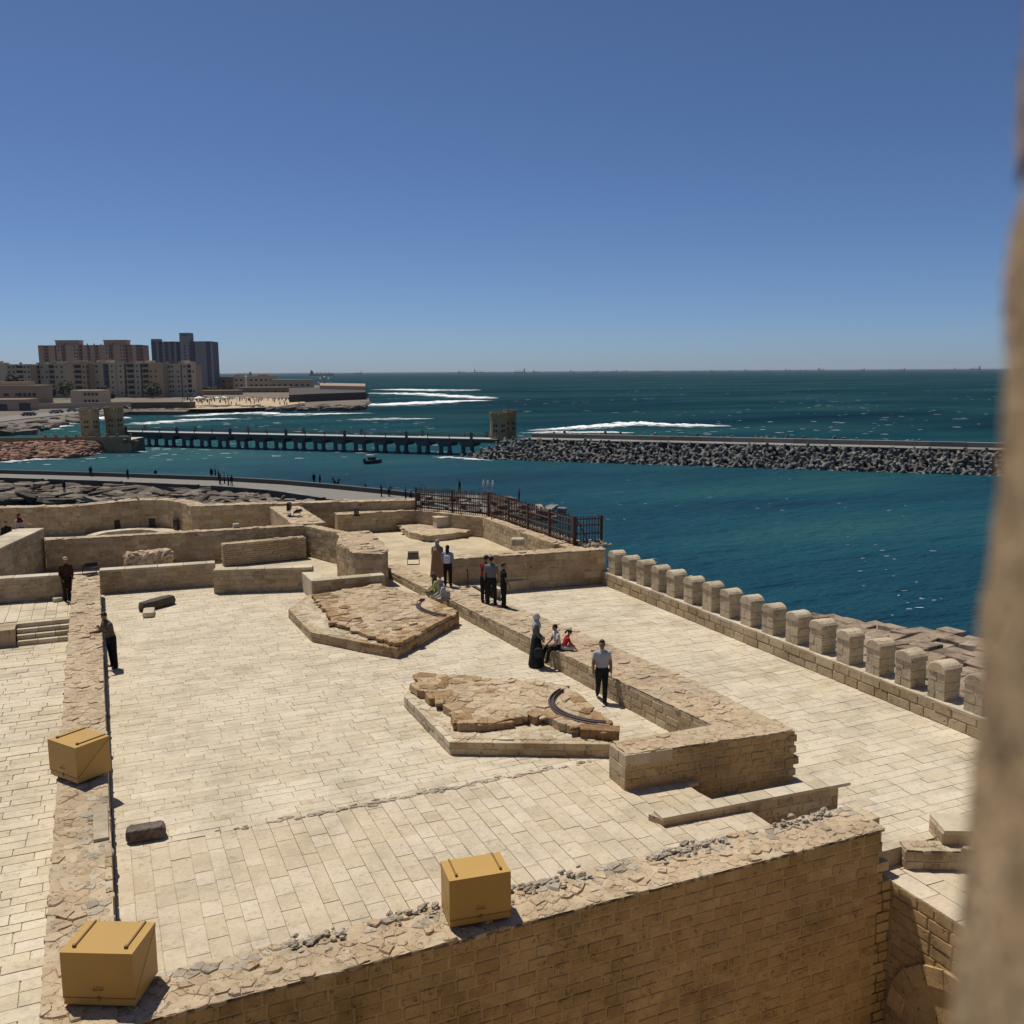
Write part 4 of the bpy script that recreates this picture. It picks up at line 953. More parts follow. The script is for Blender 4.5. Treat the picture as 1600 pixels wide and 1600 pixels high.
def finish_people():
    dg = bpy.context.evaluated_depsgraph_get()
    for P in PENDING:
        me = bpy.data.meshes.new_from_object(P['tmp'].evaluated_get(dg)); P['me'] = me
    for P in PENDING:
        me = P['me']; tmp = P['tmp']; COL.objects.unlink(tmp); old = tmp.data; bpy.data.objects.remove(tmp); bpy.data.meshes.remove(old)
        me.name = 'body'; me.materials.clear(); order = ['top', 'legs', 'skin', 'shoe']
        for k in order: me.materials.append(P['mats'][k])
        n = len(me.polygons); c = np.zeros(n*3); me.polygons.foreach_get('center', c); c = c.reshape(-1, 3); best = np.full(n, 9e9); idx = np.zeros(n, int)
        for a, b, ra, rb, m in P['seg']:
            a, b = np.array(a), np.array(b); ab = b-a; t = np.clip(((c-a)@ab)/max(ab@ab, 1e-9), 0, 1); q = np.linalg.norm(c-(a+t[:, None]*ab), axis=1)/(ra+(rb-ra)*t)
            w = q < best; best[w] = q[w]; idx[w] = order.index(m)
        me.polygons.foreach_set('material_index', idx.astype(np.int32)); me.polygons.foreach_set('use_smooth', [True]*n)
        root = bpy.data.objects.new('person', None); root.location = P['loc']; root.rotation_euler = (0, 0, -R(P['face'])); root.scale = (P['sc'],)*3; root.empty_display_size = .3
        COL.objects.link(root); tag(root, P['label'], 'person', P['group'])
        def part(name, mb, mat, smooth=True):
            o = mb if isinstance(mb, bpy.types.Mesh) else mb.mesh(name)
            if isinstance(mb, MB): o.materials.append(mat)
            if smooth: o.polygons.foreach_set('use_smooth', [True]*len(o.polygons))
            q = bpy.data.objects.new(name, o); q.parent = root; COL.objects.link(q); return q
        part('body', me, None)
        hp, tb, pel = P['hp'], P['tb'], P['pel']; rg = random.Random(len(P['label']))
        def balls(specs, f):
            mb = MB()
            for c_, r_ in specs:
                b0 = len(mb.v); mb.ball(c_, *r_, 12, 9, jit=.02); mb.v[b0:] = [tuple(f(p)) for p in mb.v[b0:]]
            return mb
        if not P['lo']:
            mb = MB()
            if P['shades']: mb = balls([((-.034, .086, .012), (.028, .014, .018)), ((.034, .086, .012), (.028, .014, .018))], hp); part('sunglasses', mb, DARKEYE)
            else: mb = balls([((-.031, .083, .008), (.012, .010, .008)), ((.031, .083, .008), (.012, .010, .008))], hp); part('eyes', mb, DARKEYE)
            part('mouth', balls([((0, .083, -.06), (.024, .010, .007))], hp), LIP)
        if P['hair'] == 'short' and not P['scarf']: part('hair', balls([((0, -.03, .036), (.083, .088, .100)), ((0, .02, .088), (.064, .05, .04))], hp), HAIR)
        if P['hair'] == 'beard': part('hair', balls([((0, -.022, .032), (.084, .098, .105)), ((0, .03, .085), (.066, .05, .045)), ((0, .052, -.085), (.05, .042, .04))], hp), HAIR)
        if P['hair'] == 'long': part('hair', balls([((0, -.025, .03), (.09, .104, .11)), ((0, -.07, -.12), (.085, .06, .16)), ((0, -.085, -.28), (.075, .05, .14))], hp), HAIR)
        if P['hair'] == 'pony': part('hair', balls([((0, -.022, .032), (.086, .1, .106)), ((0, -.13, .03), (.05, .055, .05)), ((0, -.17, -.06), (.045, .045, .11))], hp), HAIR)
        if P['cap']:
            mb = balls([((0, -.008, .055), (.09, .107, .085))], hp); b0 = len(mb.v); mb.box(-.06, .06, .07, .17, .05, .062); mb.v[b0:] = [tuple(hp(p)) for p in mb.v[b0:]]; part('cap', mb, C3(P['cap']))
        if P['scarf']:
            mb = balls([((0, -.026, .018), (.098, .112, .125)), ((0, -.03, -.10), (.085, .085, .09))], hp)
            rings = [(.62, .08, .085, -.01), (.56, .115, .10, 0), (.49, .185, .135, 0), (.42, .20, .15, .01), (.33, .17, .145, .015)]
            mb.tube([tb((0, o_, z)) for z, a, b, o_ in rings], [(a, b) for z, a, b, o_ in rings], 14, up=tuple(tb((0, 1, 0))-pel)); part('headscarf', mb, C3(P['scarf']))
        def skirt(z0, w0, d0, w1, d1, zb, name, col, folds=9, amp=.03):
            mb = MB(); n = 36; rows = 8; vs = []; fs = []
            for i in range(rows+1):
                t = i/rows; z = z0+(zb-z0)*t; e = t**.8; pt = tb((0, 0, z0-pel.z)) if i == 0 else None
                up0 = tb((0, 0, z0-pel.z)); cx = up0.lerp(v3(0, 0, zb), t)
                for k in range(n):
                    a = 2*math.pi*k/n; f_ = 1+amp*e*math.sin(folds*a+3*t)+amp*.5*e*math.sin(5*a+1)
                    vs.append((cx.x+(w0+(w1-w0)*e)*math.cos(a)*f_, cx.y+(d0+(d1-d0)*e)*math.sin(a)*f_, cx.z if i else up0.z))
            for i in range(rows):
                for k in range(n): fs.append((i*n+k, (i+1)*n+k, (i+1)*n+(k+1) % n, i*n+(k+1) % n))
            mb.add(vs, fs, .3); q = part(name, mb, C3(col)); m2 = q.modifiers.new('t', 'SOLIDIFY'); m2.thickness = .012
        v3 = lambda x, y, z: Vector((x, y, z))
        if P['robe']: skirt(pel.z+.12, .17, .125, .30, .26, .05, 'skirt', P['robe'])
        if P['coat']: skirt(pel.z+.47, .205, .135, .33, .27, .16, 'coat', P['coat'], 7, .04)
        if P['pack']:
            mb = MB(); vs, fs = chamfer_box(4, .14, .02); mb.add([tuple(tb((x*.27, -.20+y*.13, .25+z*.34))) for x, y, z in vs], fs, .4)
            vs, fs = chamfer_box(5, .16, .02); mb.add([tuple(tb((x*.19, -.275+y*.06, .19+z*.16))) for x, y, z in vs], fs, .6)
            for s_ in (-1, 1): mb.tube([tb((s_*.09, -.14, .40)), tb((s_*.11, -.02, .50)), tb((s_*.11, .12, .42)), tb((s_*.11, .12, .26)), tb((s_*.1, -.12, .12))], (.022, .008), 6)
            part('backpack', mb, C3(P['pack']), False)
        if P['bag']:
            c_, col, s_ = P['bag']; mb = MB(); vs, fs = chamfer_box(6, .16, .05); mb.add([(c_[0]+x*s_[0], c_[1]+y*s_[1], c_[2]+z*s_[2]) for x, y, z in vs], fs, .4)
            mb.tube([(c_[0], c_[1]-s_[1]*.3, c_[2]+s_[2]*.5), (c_[0], c_[1], c_[2]+s_[2]*.5+.12), (c_[0], c_[1]+s_[1]*.3, c_[2]+s_[2]*.5)], .01, 6); part('bag', mb, C3(col))

def toward(p, q): return math.degrees(math.atan2(q[0]-p[0], q[1]-p[1]))     # compass-like angle of a facing direction
def cam_face(p, off=0): return toward(p, (0, 0))+off
p = U(940, 1096, 0)
person('man in pale polo shirt and black trousers walking towards the viewer with sunglasses', p, cam_face(p, -8), 1.76, ((.06, .42, -1), (-.02, -.25, -1)), ((.02, .08, -1), (-.05, -.75, -1)),
       ((-.22, -.12, -1), (.22, .12, -1)), ((-.02, .22, -1), (.02, .42, -1)), top=(.36, .37, .42), skin='b', shades=True)
p = U(838, 1041, 0)
person('woman in pale headscarf and long dark skirt standing next to the seated children', p, cam_face(p, -95), 1.66, uarm=((-.12, .12, -1), (.12, .1, -1)), farm=((.25, .75, -.8), (-.25, .7, -.9)),
       top=(.075, .085, .09), sleeve='long', scarf=(.42, .43, .43), robe=(.016, .02, .024), bag=((.33, .05, .55), (.03, .03, .032), (.14, .28, .32)))
SITL = ((-.12, 1, -.06), (.12, 1, -.06))
pw = Vector((12.12, 23.6, ZM+.05))
person('boy in white shirt sitting on the wall edge with legs hanging down', (U(873, 1013, .6).x-.03, U(873, 1013, .6).y, .62), -88, 1.42, ((-.15, 1, -.15), (.2, 1, -.2)), ((-.05, .2, -1), (.05, .3, -1)),
       ((-.2, .35, -1), (.2, .35, -1)), ((.35, .8, -.5), (-.35, .8, -.5)), 8, True, (.62, .62, .64), (.018, .018, .02), 'b', shades=True, head=(25, 5))
q = U(889, 1016, .6)
person('small girl in red shirt with ponytail sitting on the wall top', (q.x-.12, q.y+.12, .62), 105, 1.18, ((-.5, 1, .02), (.5, 1, .02)), ((.75, -.35, -.1), (-.75, -.3, -.1)), ((-.25, .5, -1), (.25, .5, -1)), ((.1, .8, -.8), (-.1, .8, -.8)),
       22, True, (.36, .02, .025), (.45, .42, .36), sleeve='long', hair='pony', head=(0, 15))
zt = .49
p = U(757, 941, zt); person('man in dark red shirt and cap standing leftmost of the three visitors', p, 62, 1.74, ((-.05, .04, -1), (.05, .0, -1)), uarm=((-.3, .5, -1), (.2, .35, -1)), farm=((.35, .9, -.45), (-.3, .9, -.5)), lean=8, top=(.14, .012, .016), legs=(.018, .018, .02), cap=(.03, .03, .032), head=(10, 10), skin='b')
p = U(768, 944, zt); person('man in grey T-shirt seen from behind between the other two visitors', p, 38, 1.78, ((-.1, .02, -1), (.1, .0, -1)), uarm=((-.3, .1, -1), (.25, .05, -1)), farm=((-.05, .35, -1), (.05, .3, -1)), top=(.14, .155, .18), legs=(.016, .018, .024), skin='b')
p = U(787, 949, zt); person('youth in black T-shirt and trousers standing rightmost of the three visitors', p, 95, 1.62, ((-.04, .03, -1), (.04, 0, -1)), uarm=((-.15, .02, -1), (.35, .1, -1)), farm=((-.02, .15, -1), (.5, .35, -.8)), top=(.014, .013, .014), legs=(.012, .012, .014), skin='b', head=(30, 0))
p = U(684, 906, .40); person('woman in long tan coat and grey headscarf standing on the wall', p, 22, 1.68, uarm=((-.15, .2, -1), (.15, .2, -1)), farm=((.2, .8, -.5), (-.2, .8, -.5)), top=(.10, .06, .045), sleeve='long', scarf=(.21, .22, .24), coat=(.24, .14, .075), legs=(.05, .035, .03))
p = U(700, 915, .42); person('woman in blue top with white backpack and black trousers standing on the wall', p, 30, 1.64, ((-.06, 0, -1), (.06, 0, -1)), uarm=((-.2, .2, -1), (.2, .2, -1)), farm=((.2, .7, -.7), (-.2, .7, -.7)), top=(.17, .23, .36), sleeve='long', hair='long', pack=(.50, .50, .50), legs=(.012, .012, .016))
zt = .44; q = U(682, 929, zt); person('seated person in yellow-green top with dark patterned shawl on the wall edge', (q.x+.1, q.y+.1, zt), -75, 1.6, SITL, ((-.05, .1, -1), (.05, .1, -1)), ((-.2, .4, -1), (.2, .4, -1)), ((.3, .8, -.5), (-.3, .8, -.5)), 14, True, (.45, .46, .14), (.33, .29, .22), sleeve='long', scarf=(.09, .075, .06), head=(20, 15), bag=((-.05, .3, .18), (.1, .09, .08), (.25, .2, .2)))
q = U(694, 938, zt); person('seated person in pale grey patterned coat and beige trousers on the wall edge', (q.x+.05, q.y, zt), -80, 1.62, SITL, ((-.05, .12, -1), (.05, .05, -1)), ((-.2, .35, -1), (.2, .35, -1)), ((.3, .9, -.4), (-.3, .9, -.4)), 18, True, (.36, .36, .35), (.36, .29, .2), sleeve='long', scarf=(.28, .28, .26), head=(-10, 15), bag=((.3, -.05, .17), (.33, .33, .32), (.2, .4, .34)))
p = U(168, 1044, 0); person('man in tan jacket and black trousers leaning on the dividing wall', (-.235+.25, p.y, 0), -115, 1.78, ((-.12, -.02, -1), (.12, -.08, -1)), ((0, -.06, -1), (0, -.1, -1)), ((-.3, .55, -.9), (.25, .35, -1)), ((.3, .7, .8), (-.15, .95, .1)), 11, bulk=1.25, top=(.10, .078, .055), legs=(.011, .011, .013), sleeve='long', hair='beard', head=(-35, 5), skin='b')
p = U(106, 939, 0); person('man in cap and dark brown jacket standing before the left parapet', p, cam_face(p, -12), 1.78, uarm=((-.2, .1, -1), (.2, .1, -1)), farm=((.25, .5, -.9), (-.3, .5, -.9)), top=(.045, .022, .016), legs=(.03, .017, .014), sleeve='long', cap=(.36, .31, .22), lean=4, skin='b', coat=None)
person('person in red and white top sitting behind the coped ramp wall', tuple(AT(31, 829, 48)), 140, 1.66, SITL, top=(.42, .36, .36), legs=(.14, .02, .03), sit=True, sleeve='long', scarf=(.10, .015, .02), farm=((-.6, .5, -.3), (.05, .25, -1)), uarm=((-.7, .2, -.8), (.18, 0, -1)))
person('person in black sitting lowest behind the coped ramp wall', tuple(AT(11, 842, 46)), 150, 1.7, SITL, top=(.018, .018, .02), legs=(.018, .018, .02), sit=True, sleeve='long')
p = U(748, 921, MZ); person('person in dark red patterned dress seated low behind the red-shirted man', (14.6, 35.6, .0), 215, 1.58, SITL, top=(.12, .025, .025), legs=(.03, .02, .02), sit=True, sleeve='long', scarf=(.09, .02, .02), robe=None, lean=10, bag=((0, .32, .2), (.25, .18, .1), (.3, .2, .25)))
sb_ = thing('stone_bench', 'low stone bench against the end wall behind the visitors', 'bench', (14.6, 35.7, MZ)); mb = MB(); mb.box(14.25, 14.95, 35.3, 36.2, MZ, -.1); mb.build('base', M['wall'], sb_); mb = MB(); mb.box(14.2, 15.0, 35.25, 36.2, -.098, 0); mb.build('bench_top', M['coping'], sb_)
# the public promenade: small far figures (feet surveyed on the paving)
PZ = -7.6
FAR = [('dark-clothed walker with white shoes on the promenade at far left', 142, 744.5, (.012, .012, .015)), ('dark-clothed person alone on the promenade facing the sea', 200, 748, (.014, .014, .016)),
       ('person alone on the shore rocks below the promenade', 101, 769, (.012, .011, .012)), ('person crouching on the sea wall of the promenade', 243, 741, (.02, .018, .018)),
       ('leftmost of the crowd on the promenade', 331, 748, (.015, .015, .02)), ('tallest of the crowd on the promenade', 337, 749, (.02, .02, .03)), ('person in the crowd next to the tallest one', 342, 751, (.05, .03, .03)),
       ('person with pale top in the promenade crowd', 351, 756, (.3, .3, .32)), ('rightmost pair of the crowd, left person', 357, 759, (.02, .03, .05)), ('rightmost pair of the crowd, right person', 362, 759, (.015, .015, .015)), ('person at the front of the promenade crowd', 344, 757, (.03, .02, .02)),
       ('left of two dark standing figures on the sea wall', 491, 757, (.012, .012, .015)), ('right of two dark standing figures on the sea wall', 500, 758, (.012, .012, .014)), ('left one of the pair bending at the promenade edge', 523, 762, (.05, .06, .08)), ('right one of the pair bending at the promenade edge', 528, 762, (.02, .02, .03)),
       ('dark person sitting on the end of the sea wall', 571, 765, (.014, .012, .012)), ('person in blue standing left of the fence end', 634, 781, (.03, .07, .16)), ('person in white standing left of the fence end', 642, 782, (.4, .4, .42)), ('person bent over near the promenade end', 608, 776, (.04, .05, .07)),
       ('white-topped person sitting on the promenade end', 621, 768, (.5, .5, .5)), ('dark person near the promenade end wall', 596, 776, (.02, .02, .025)),
       ('left of three people in white beyond the fence', 756, 769, (.62, .58, .62)), ('middle of three people in white beyond the fence', 763, 769, (.66, .62, .64)), ('right of three people in white beyond the fence', 770, 770, (.62, .56, .6)),
       ('dark person behind the fence corner', 718, 768, (.03, .03, .04)), ('dark person behind the sloping fence', 811, 784, (.05, .05, .06))]
for k, (lb, u_, v_, c_) in enumerate(FAR):
    z = PZ if u_ < 640 and k != 2 else (-7.9 if k == 2 else -7.4); p = U(u_, v_, z); sit_ = 'sitting' in lb or 'crouching' in lb
    person(lb, p, random.uniform(0, 360), random.uniform(1.62, 1.8), top=c_, legs=(.014, .014, .018) if c_[0] < .5 else (.5, .45, .5), skin='b', sit=sit_, thigh=SITL if sit_ else ((-.08, .05, -1), (.08, -.05, -1)), lean=35 if 'bend' in lb or 'bent' in lb else 3, lo=True,
           hair=None if c_[0] > .55 else 'short', scarf=(.7, .7, .7) if c_[0] > .55 else None, sleeve='long')
finish_people()

for lb, (u_, v_, D_q) in (('hidden stone ledge under the person in red and white', (31, 829, 48)), ('hidden stone ledge under the person in black behind the ramp wall', (11, 842, 46))):
    p = AT(u_, v_, D_q); t = thing('stone_ledge', lb.replace('hidden ', 'low '), 'ledge', (p.x, p.y, 0)); mb = MB(); mb.box(p.x-.5, p.x+.5, p.y-.25, p.y+.5, 0, p.z-.06); mb.build('base', M['wall'], t); mb = MB(); mb.box(p.x-.54, p.x+.54, p.y-.28, p.y+.54, p.z-.058, p.z-.003); mb.build('top_slab', M['coping'], t)

# ------------------------------------------------------------------ sea
def mat_sea():
    m, t, b = nodes('sea water'); L = t.links.new
    geo = N(t, 'ShaderNodeNewGeometry')
    mp_ = N(t, 'ShaderNodeMapping'); mp_.inputs['Rotation'].default_value = (0, 0, R(28)); mp_.inputs['Scale'].default_value = (.35, 1, 1); L(geo.outputs['Position'], mp_.inputs['Vector'])
    # depth tint: large patches of teal, blue and weed-dark green
    nL = N(t, 'ShaderNodeTexNoise', Scale=.011, Detail=4.0, Roughness=.55); L(mp_.outputs[0], nL.inputs['Vector'])
    nM = N(t, 'ShaderNodeTexNoise', Scale=.045, Detail=4.0, Roughness=.6); L(mp_.outputs[0], nM.inputs['Vector'])
    ad = N(t, 'ShaderNodeMath', _operation='MULTIPLY_ADD', i1=.45); L(nM.outputs[0], ad.inputs[0]); L(nL.outputs[0], ad.inputs[2])
    rp = ramp(t, [(.42, (.003, .021, .042)), (.56, (.0038, .032, .054)), (.70, (.0068, .05, .07)), (.86, (.017, .074, .083))]); L(ad.outputs[0], rp.inputs[0])
    L(rp.outputs[0], b.inputs['Base Color'])
    b.inputs['Roughness'].default_value = 1.0; b.inputs['Specular IOR Level'].default_value = 0
    gl = N(t, 'ShaderNodeBsdfGlossy', Roughness=.24); fn = N(t, 'ShaderNodeFresnel', IOR=1.33)
    dt = N(t, 'ShaderNodeVectorMath', _operation='DOT_PRODUCT'); dt.inputs[1].default_value = (.723, .69, 0); L(geo.outputs['Position'], dt.inputs[0])
    mr = N(t, 'ShaderNodeMapRange'); mr.inputs['From Min'].default_value = 176; mr.inputs['From Max'].default_value = 196; mr.inputs['To Min'].default_value = .30; mr.inputs['To Max'].default_value = .09; L(dt.outputs['Value'], mr.inputs['Value'])   # sheltered water lies flatter and mirrors more sky than the choppy open sea
    m2r = N(t, 'ShaderNodeMapRange'); m2r.inputs['From Min'].default_value = 170; m2r.inputs['From Max'].default_value = 330; m2r.inputs['To Min'].default_value = 1.3; m2r.inputs['To Max'].default_value = .74; L(dt.outputs['Value'], m2r.inputs['Value'])   # shallows to deep water
    dp = N(t, 'ShaderNodeVectorMath', _operation='SCALE'); L(rp.outputs[0], dp.inputs[0]); L(m2r.outputs[0], dp.inputs['Scale']); L(dp.outputs[0], b.inputs['Base Color'])
    fm = N(t, 'ShaderNodeMath', _operation='MULTIPLY'); L(mr.outputs[0], fm.inputs[1]); L(fn.outputs[0], fm.inputs[0])          # choppy water: wave slopes and self-shadowing cut the grazing reflection
    ms_ = N(t, 'ShaderNodeMixShader'); L(fm.outputs[0], ms_.inputs[0]); L(b.outputs[0], ms_.inputs[1]); L(gl.outputs[0], ms_.inputs[2])
    L(ms_.outputs[0], t.nodes['Material Output'].inputs['Surface'])
    w1 = N(t, 'ShaderNodeTexNoise', Scale=.22, Detail=5.0, Roughness=.62); L(mp_.outputs[0], w1.inputs['Vector'])
    w2 = N(t, 'ShaderNodeTexNoise', Scale=1.4, Detail=5.0, Roughness=.65); L(mp_.outputs[0], w2.inputs['Vector'])
    sm = N(t, 'ShaderNodeMath', _operation='MULTIPLY_ADD', i1=.22); L(w2.outputs[0], sm.inputs[0]); L(w1.outputs[0], sm.inputs[2])
    bp = N(t, 'ShaderNodeBump', Strength=1.0, Distance=2.6); L(sm.outputs[0], bp.inputs['Height']); L(bp.outputs[0], b.inputs['Normal']); L(bp.outputs[0], gl.inputs['Normal']); L(bp.outputs[0], fn.inputs['Normal'])
    return m
M['sea'] = mat_sea()
mb = MB(); E = 32000
mb.add([(-E, -2000, SEA), (E, -2000, SEA), (E, E, SEA), (-E, E, SEA)], [(0, 1, 2, 3)]); structure('sea', mb, M['sea'])

WD = Vector((math.cos(R(-24)), math.sin(R(-24)), 0)); WN = Vector((-WD.y, WD.x, 0))      # crests run along WD
def foam_blob(mb, c, l, w, z, rg, hump=0):
    n = 9; ring = []
    for k in range(n):
        a = 2*math.pi*k/n; q = 1+rg.uniform(-.35, .35); ring.append(c+WD*(l*math.cos(a)*q)+WN*(w*math.sin(a)*q)+Vector((0, 0, z)))
    mb.add([c+Vector((0, 0, z+hump))]+ring, [(0, 1+k, 1+(k+1) % n) for k in range(n)], rg.random())
def breaker(name, label, pts, n, spread, l, w, hump, seed):
    n = int(n*1.0); l *= .55; w *= .45
    """white water: many ragged foam patches thrown along a crest line"""
    rg = random.Random(seed); mb = MB(); P = [U(u_, v_, SEA) for u_, v_ in pts]
    for k in range(n):
        t_ = rg.random()*(len(P)-1); i = int(t_); c = P[i].lerp(P[i+1], t_-i); e = math.sin(math.pi*min(1, max(0, t_/(len(P)-1))))**.5
        g = rg.choice((-1.5, -.6, -.55, 0, 0, .05, .7, 1.6))+rg.gauss(0, .16)+.35*mnoise.noise((c.x*.05, c.y*.05, seed)); c = c+WN*(g*spread*e)+WD*rg.gauss(0, l*.6); c.z = SEA
        s_ = rg.uniform(.25, 1)*math.exp(-abs(g)*.35); hh = hump*e*math.exp(-g*g)*rg.random()
        foam_blob(mb, c, l*s_, w*s_, .05+.15*rg.random()+hh*.7, rg, hh*.3)
    tag(mb.build(name, M['foam'], None, True), label, 'foam', kind='stuff')
breaker('breaking_wave', 'long white breaker rolling behind the breakwater', [(845, 673), (890, 671), (930, 669), (960, 667), (990, 664), (1040, 666), (1090, 667), (1125, 667)], 900, 3.2, 5.0, 1.0, 1.2, 1)
breaker('breaking_wave', 'spreading foam left part of the breaker behind the breakwater', [(835, 677), (870, 676), (905, 677), (940, 676), (975, 677)], 320, 2.5, 4, .9, .3, 2)
breaker('breaking_wave', 'upper white breaker off the rocky cape', [(595, 609), (640, 610), (690, 611), (738, 610)], 400, 12, 14, 4, 1.5, 3)
breaker('breaking_wave', 'middle white breaker off the rocky cape', [(585, 615), (630, 616), (680, 618), (720, 621), (765, 623)], 500, 10, 13, 4, 1.5, 4)
breaker('breaking_wave', 'lower white breaker off the rocky cape', [(555, 634), (600, 634), (650, 632), (700, 629), (750, 626)], 520, 7, 12, 3, 1.3, 5)
breaker('breaking_wave', 'white surf line in the bay before the sandy beach', [(290, 651), (340, 648), (400, 646), (450, 649), (500, 648), (565, 646)], 420, 5, 8, 1.6, .7, 6)
breaker('breaking_wave', 'surf washing over rocks beside the round towers', [(75, 672), (95, 664), (115, 660), (140, 657), (170, 655), (200, 654)], 420, 5, 5, 1.6, 1.5, 7)
breaker('breaking_wave', 'thin surf behind the bridge', [(205, 664), (260, 660), (320, 656), (370, 655)], 260, 5, 7, 1.3, .5, 8)
breaker('breaking_wave', 'white wash at the foot of the red rock bank', [(126, 712), (145, 709), (170, 706), (195, 705), (215, 707)], 420, 1.6, 2.6, .8, .4, 9)
breaker('breaking_wave', 'thin white wash along the left end of the red rock bank', [(2, 724), (30, 721), (60, 719), (95, 718)], 160, .5, 2, .4, .2, 10)
breaker('breaking_wave', 'wash at the outer foot of the breakwater head', [(690, 715), (720, 717), (750, 720)], 110, .9, 2.2, .5, .2, 11)
breaker('breaking_wave', 'faint foam streak in the bay beyond the bridge', [(560, 656), (610, 655), (660, 655)], 90, 5, 7, 1.2, .2, 12)
mb = MB(); rg = random.Random(77)
for k in range(4200):                                     # scattered whitecaps, out to sea
    az = R(rg.uniform(-6, 58)); d = 190*math.exp(rg.uniform(0, 2.7)); c = Vector((math.sin(az)*d, math.cos(az)*d, SEA))
    if mnoise.noise((c.x/90, c.y/90, 0)) < -.05: continue
    s_ = (d/200)**.4*rg.uniform(.2, 1)**3*.95
    foam_blob(mb, c, s_*1.3, s_*.3, .06, rg)
for k in range(420):                                      # harbour flecks of foam, and water glints shaped as small white patches
    u_, v_ = rg.uniform(150, 1480), rg.uniform(705, 985); c = U(u_, v_, SEA)
    if mnoise.noise((c.x/25, c.y/25, 3)) < .05: continue
    foam_blob(mb, c, rg.uniform(.06, .32), rg.uniform(.02, .05), .05, rg)
tag(mb.build('whitecaps', M['foam']), 'small whitecaps scattered over the open sea, and white patches for glints in the harbour', 'foam', kind='stuff')

# ------------------------------------------------------------------ rocky foreshore and promenade outside the fort
def PU(pts, z): return [tuple(U(u_, v_, z)[:2]) for u_, v_ in pts]
mb = MB(); fs_ = PU([(-60, 783), (60, 781), (140, 784), (150, 800), (640, 800), (800, 800), (800, 776), (640, 771), (500, 764), (340, 752), (160, 745), (-60, 741)], -8.6)
mb.prism(fs_, -12, -8.5, .5); structure('foreshore_ground', mb, M['shore'])
mb = MB(); mb.prism([(24, 30), (60, 30), (52, 62), (24, 62)], -12, -9.3, .5); structure('foreshore_ground', mb, M['shore'])
prm = thing('promenade', 'grey concrete seaside promenade curving past the fort with low walls and steps', 'promenade', U(200, 750, PZ))
outer = [(-80, 738.5), (0, 740), (160, 744.5), (340, 751), (440, 757), (520, 764), (600, 772), (650, 778)]
inner = [(-80, 745), (0, 747), (160, 752), (340, 760), (430, 767), (509, 779), (560, 786), (600, 790)]
o_, i_ = PU(outer, PZ), PU(inner, PZ)
mb = MB()
for k in range(len(o_)-1): mb.prism([i_[k], i_[k+1], o_[k+1], o_[k]], -9.5, PZ, .5)
mb.build('pavement', M['conc'], prm)
for k in range(len(o_)-1):                                # outer sea wall
    a, b = Vector(o_[k]), Vector(o_[k+1]); d = (b-a).normalized(); n_ = Vector((-d.y, d.x))
    m2 = MB(); m2.prism([a, b, b+n_*.8, a+n_*.8], -9.4, PZ+.62, .5); m2.build('sea_wall', M['conc_dark'], prm)
segs = [(-80, 69), (80, 192), (200, 312), (335, 509)]
for u0, u1 in segs:                                       # inner parapet in lengths, steps in the gaps
    n_ = 6; q = [(u0+(u1-u0)*k/n_) for k in range(n_+1)]; xs = [p[0] for p in inner]; ys_ = [p[1] for p in inner]
    P = [Vector(U(x, np.interp(x, xs, ys_), PZ)[:2]) for x in q]
    for k in range(n_):
        a, b = P[k], P[k+1]; d = (b-a).normalized(); nn = Vector((d.y, -d.x)); m2 = MB(); m2.prism([a+nn*.7, b+nn*.7, b, a], -9.0, PZ+.12, .5); m2.build('parapet', M['conc_dark'], prm)
        m2 = MB(); m2.prism([a+nn*.75, b+nn*.75, b, a], PZ+.122, PZ+.2, .5); m2.build('parapet_cap', M['conc'], prm)
for u0 in (74.5, 196, 323):
    p = U(u0, np.interp(u0, [x[0] for x in inner], [x[1] for x in inner]), PZ)
    for k in range(4):
        m2 = MB(); m2.box(p.x-1.2, p.x+1.2, p.y-.4-.45*(k+1), p.y-.4-.45*k, -9, PZ-.22*(k+1)); m2.build('step', M['conc'], prm)
rg = random.Random(44)
def slab_rocks(name, label, n, region, zr, sr, mat, flat=.3, seed=1, group='rocks on the foreshore', cat='rock', keepn=300):
    rg = random.Random(seed); mbs = MB()
    vs0 = [chamfer_box(100+k, .10, .25) for k in range(6)]; mesh = []
    for vs, fs in vs0:
        me = bpy.data.meshes.new(name); me.from_pydata(vs, [], fs); me.materials.append(mat); mesh.append(me)
    L_ = []
    for k in range(n):
        p = region(rg)
        if p is None: continue
        s_ = rg.uniform(*sr); L_.append((p, s_*rg.uniform(.8, 1.6), s_*rg.uniform(.6, 1.1), s_*flat*rg.uniform(.6, 1.4), rg.uniform(0, 6.3), rg.uniform(-.25, .25), rg.uniform(-.25, .25), rg.randrange(6)))
    L_.sort(key=lambda t: (t[0]-CAMP).length/t[1])
    for k, (p, a, b, c, rz, rx, ry, v_) in enumerate(L_):
        if k < keepn:
            o = bpy.data.objects.new(name, mesh[v_]); o.location = p; o.scale = (a, b, c); o.rotation_euler = (rx, ry, rz); COL.objects.link(o); tag(o, label, cat, group)
        else:
            Mx = Matrix.Translation(p) @ Matrix.Rotation(rz, 4, 'Z') @ Matrix.Rotation(rx, 4, 'X') @ Matrix.Diagonal((a, b, c, 1)); vs, fs = vs0[v_]; mbs.add([Mx @ Vector(q) for q in vs], fs)
    if mbs.v: tag(mbs.build(name+'s', mat), kind='stuff'); 
def reg1(rg):
    u_ = rg.uniform(-40, 420); v0 = np.interp(u_, [-40, 160, 340, 430], [757, 762, 771, 780]); v_ = rg.uniform(v0, 800)
    if u_ < 150 and v_ > 783: return None
    return U(u_, v_, -8.4)+Vector((0, 0, rg.uniform(-.2, .15)))
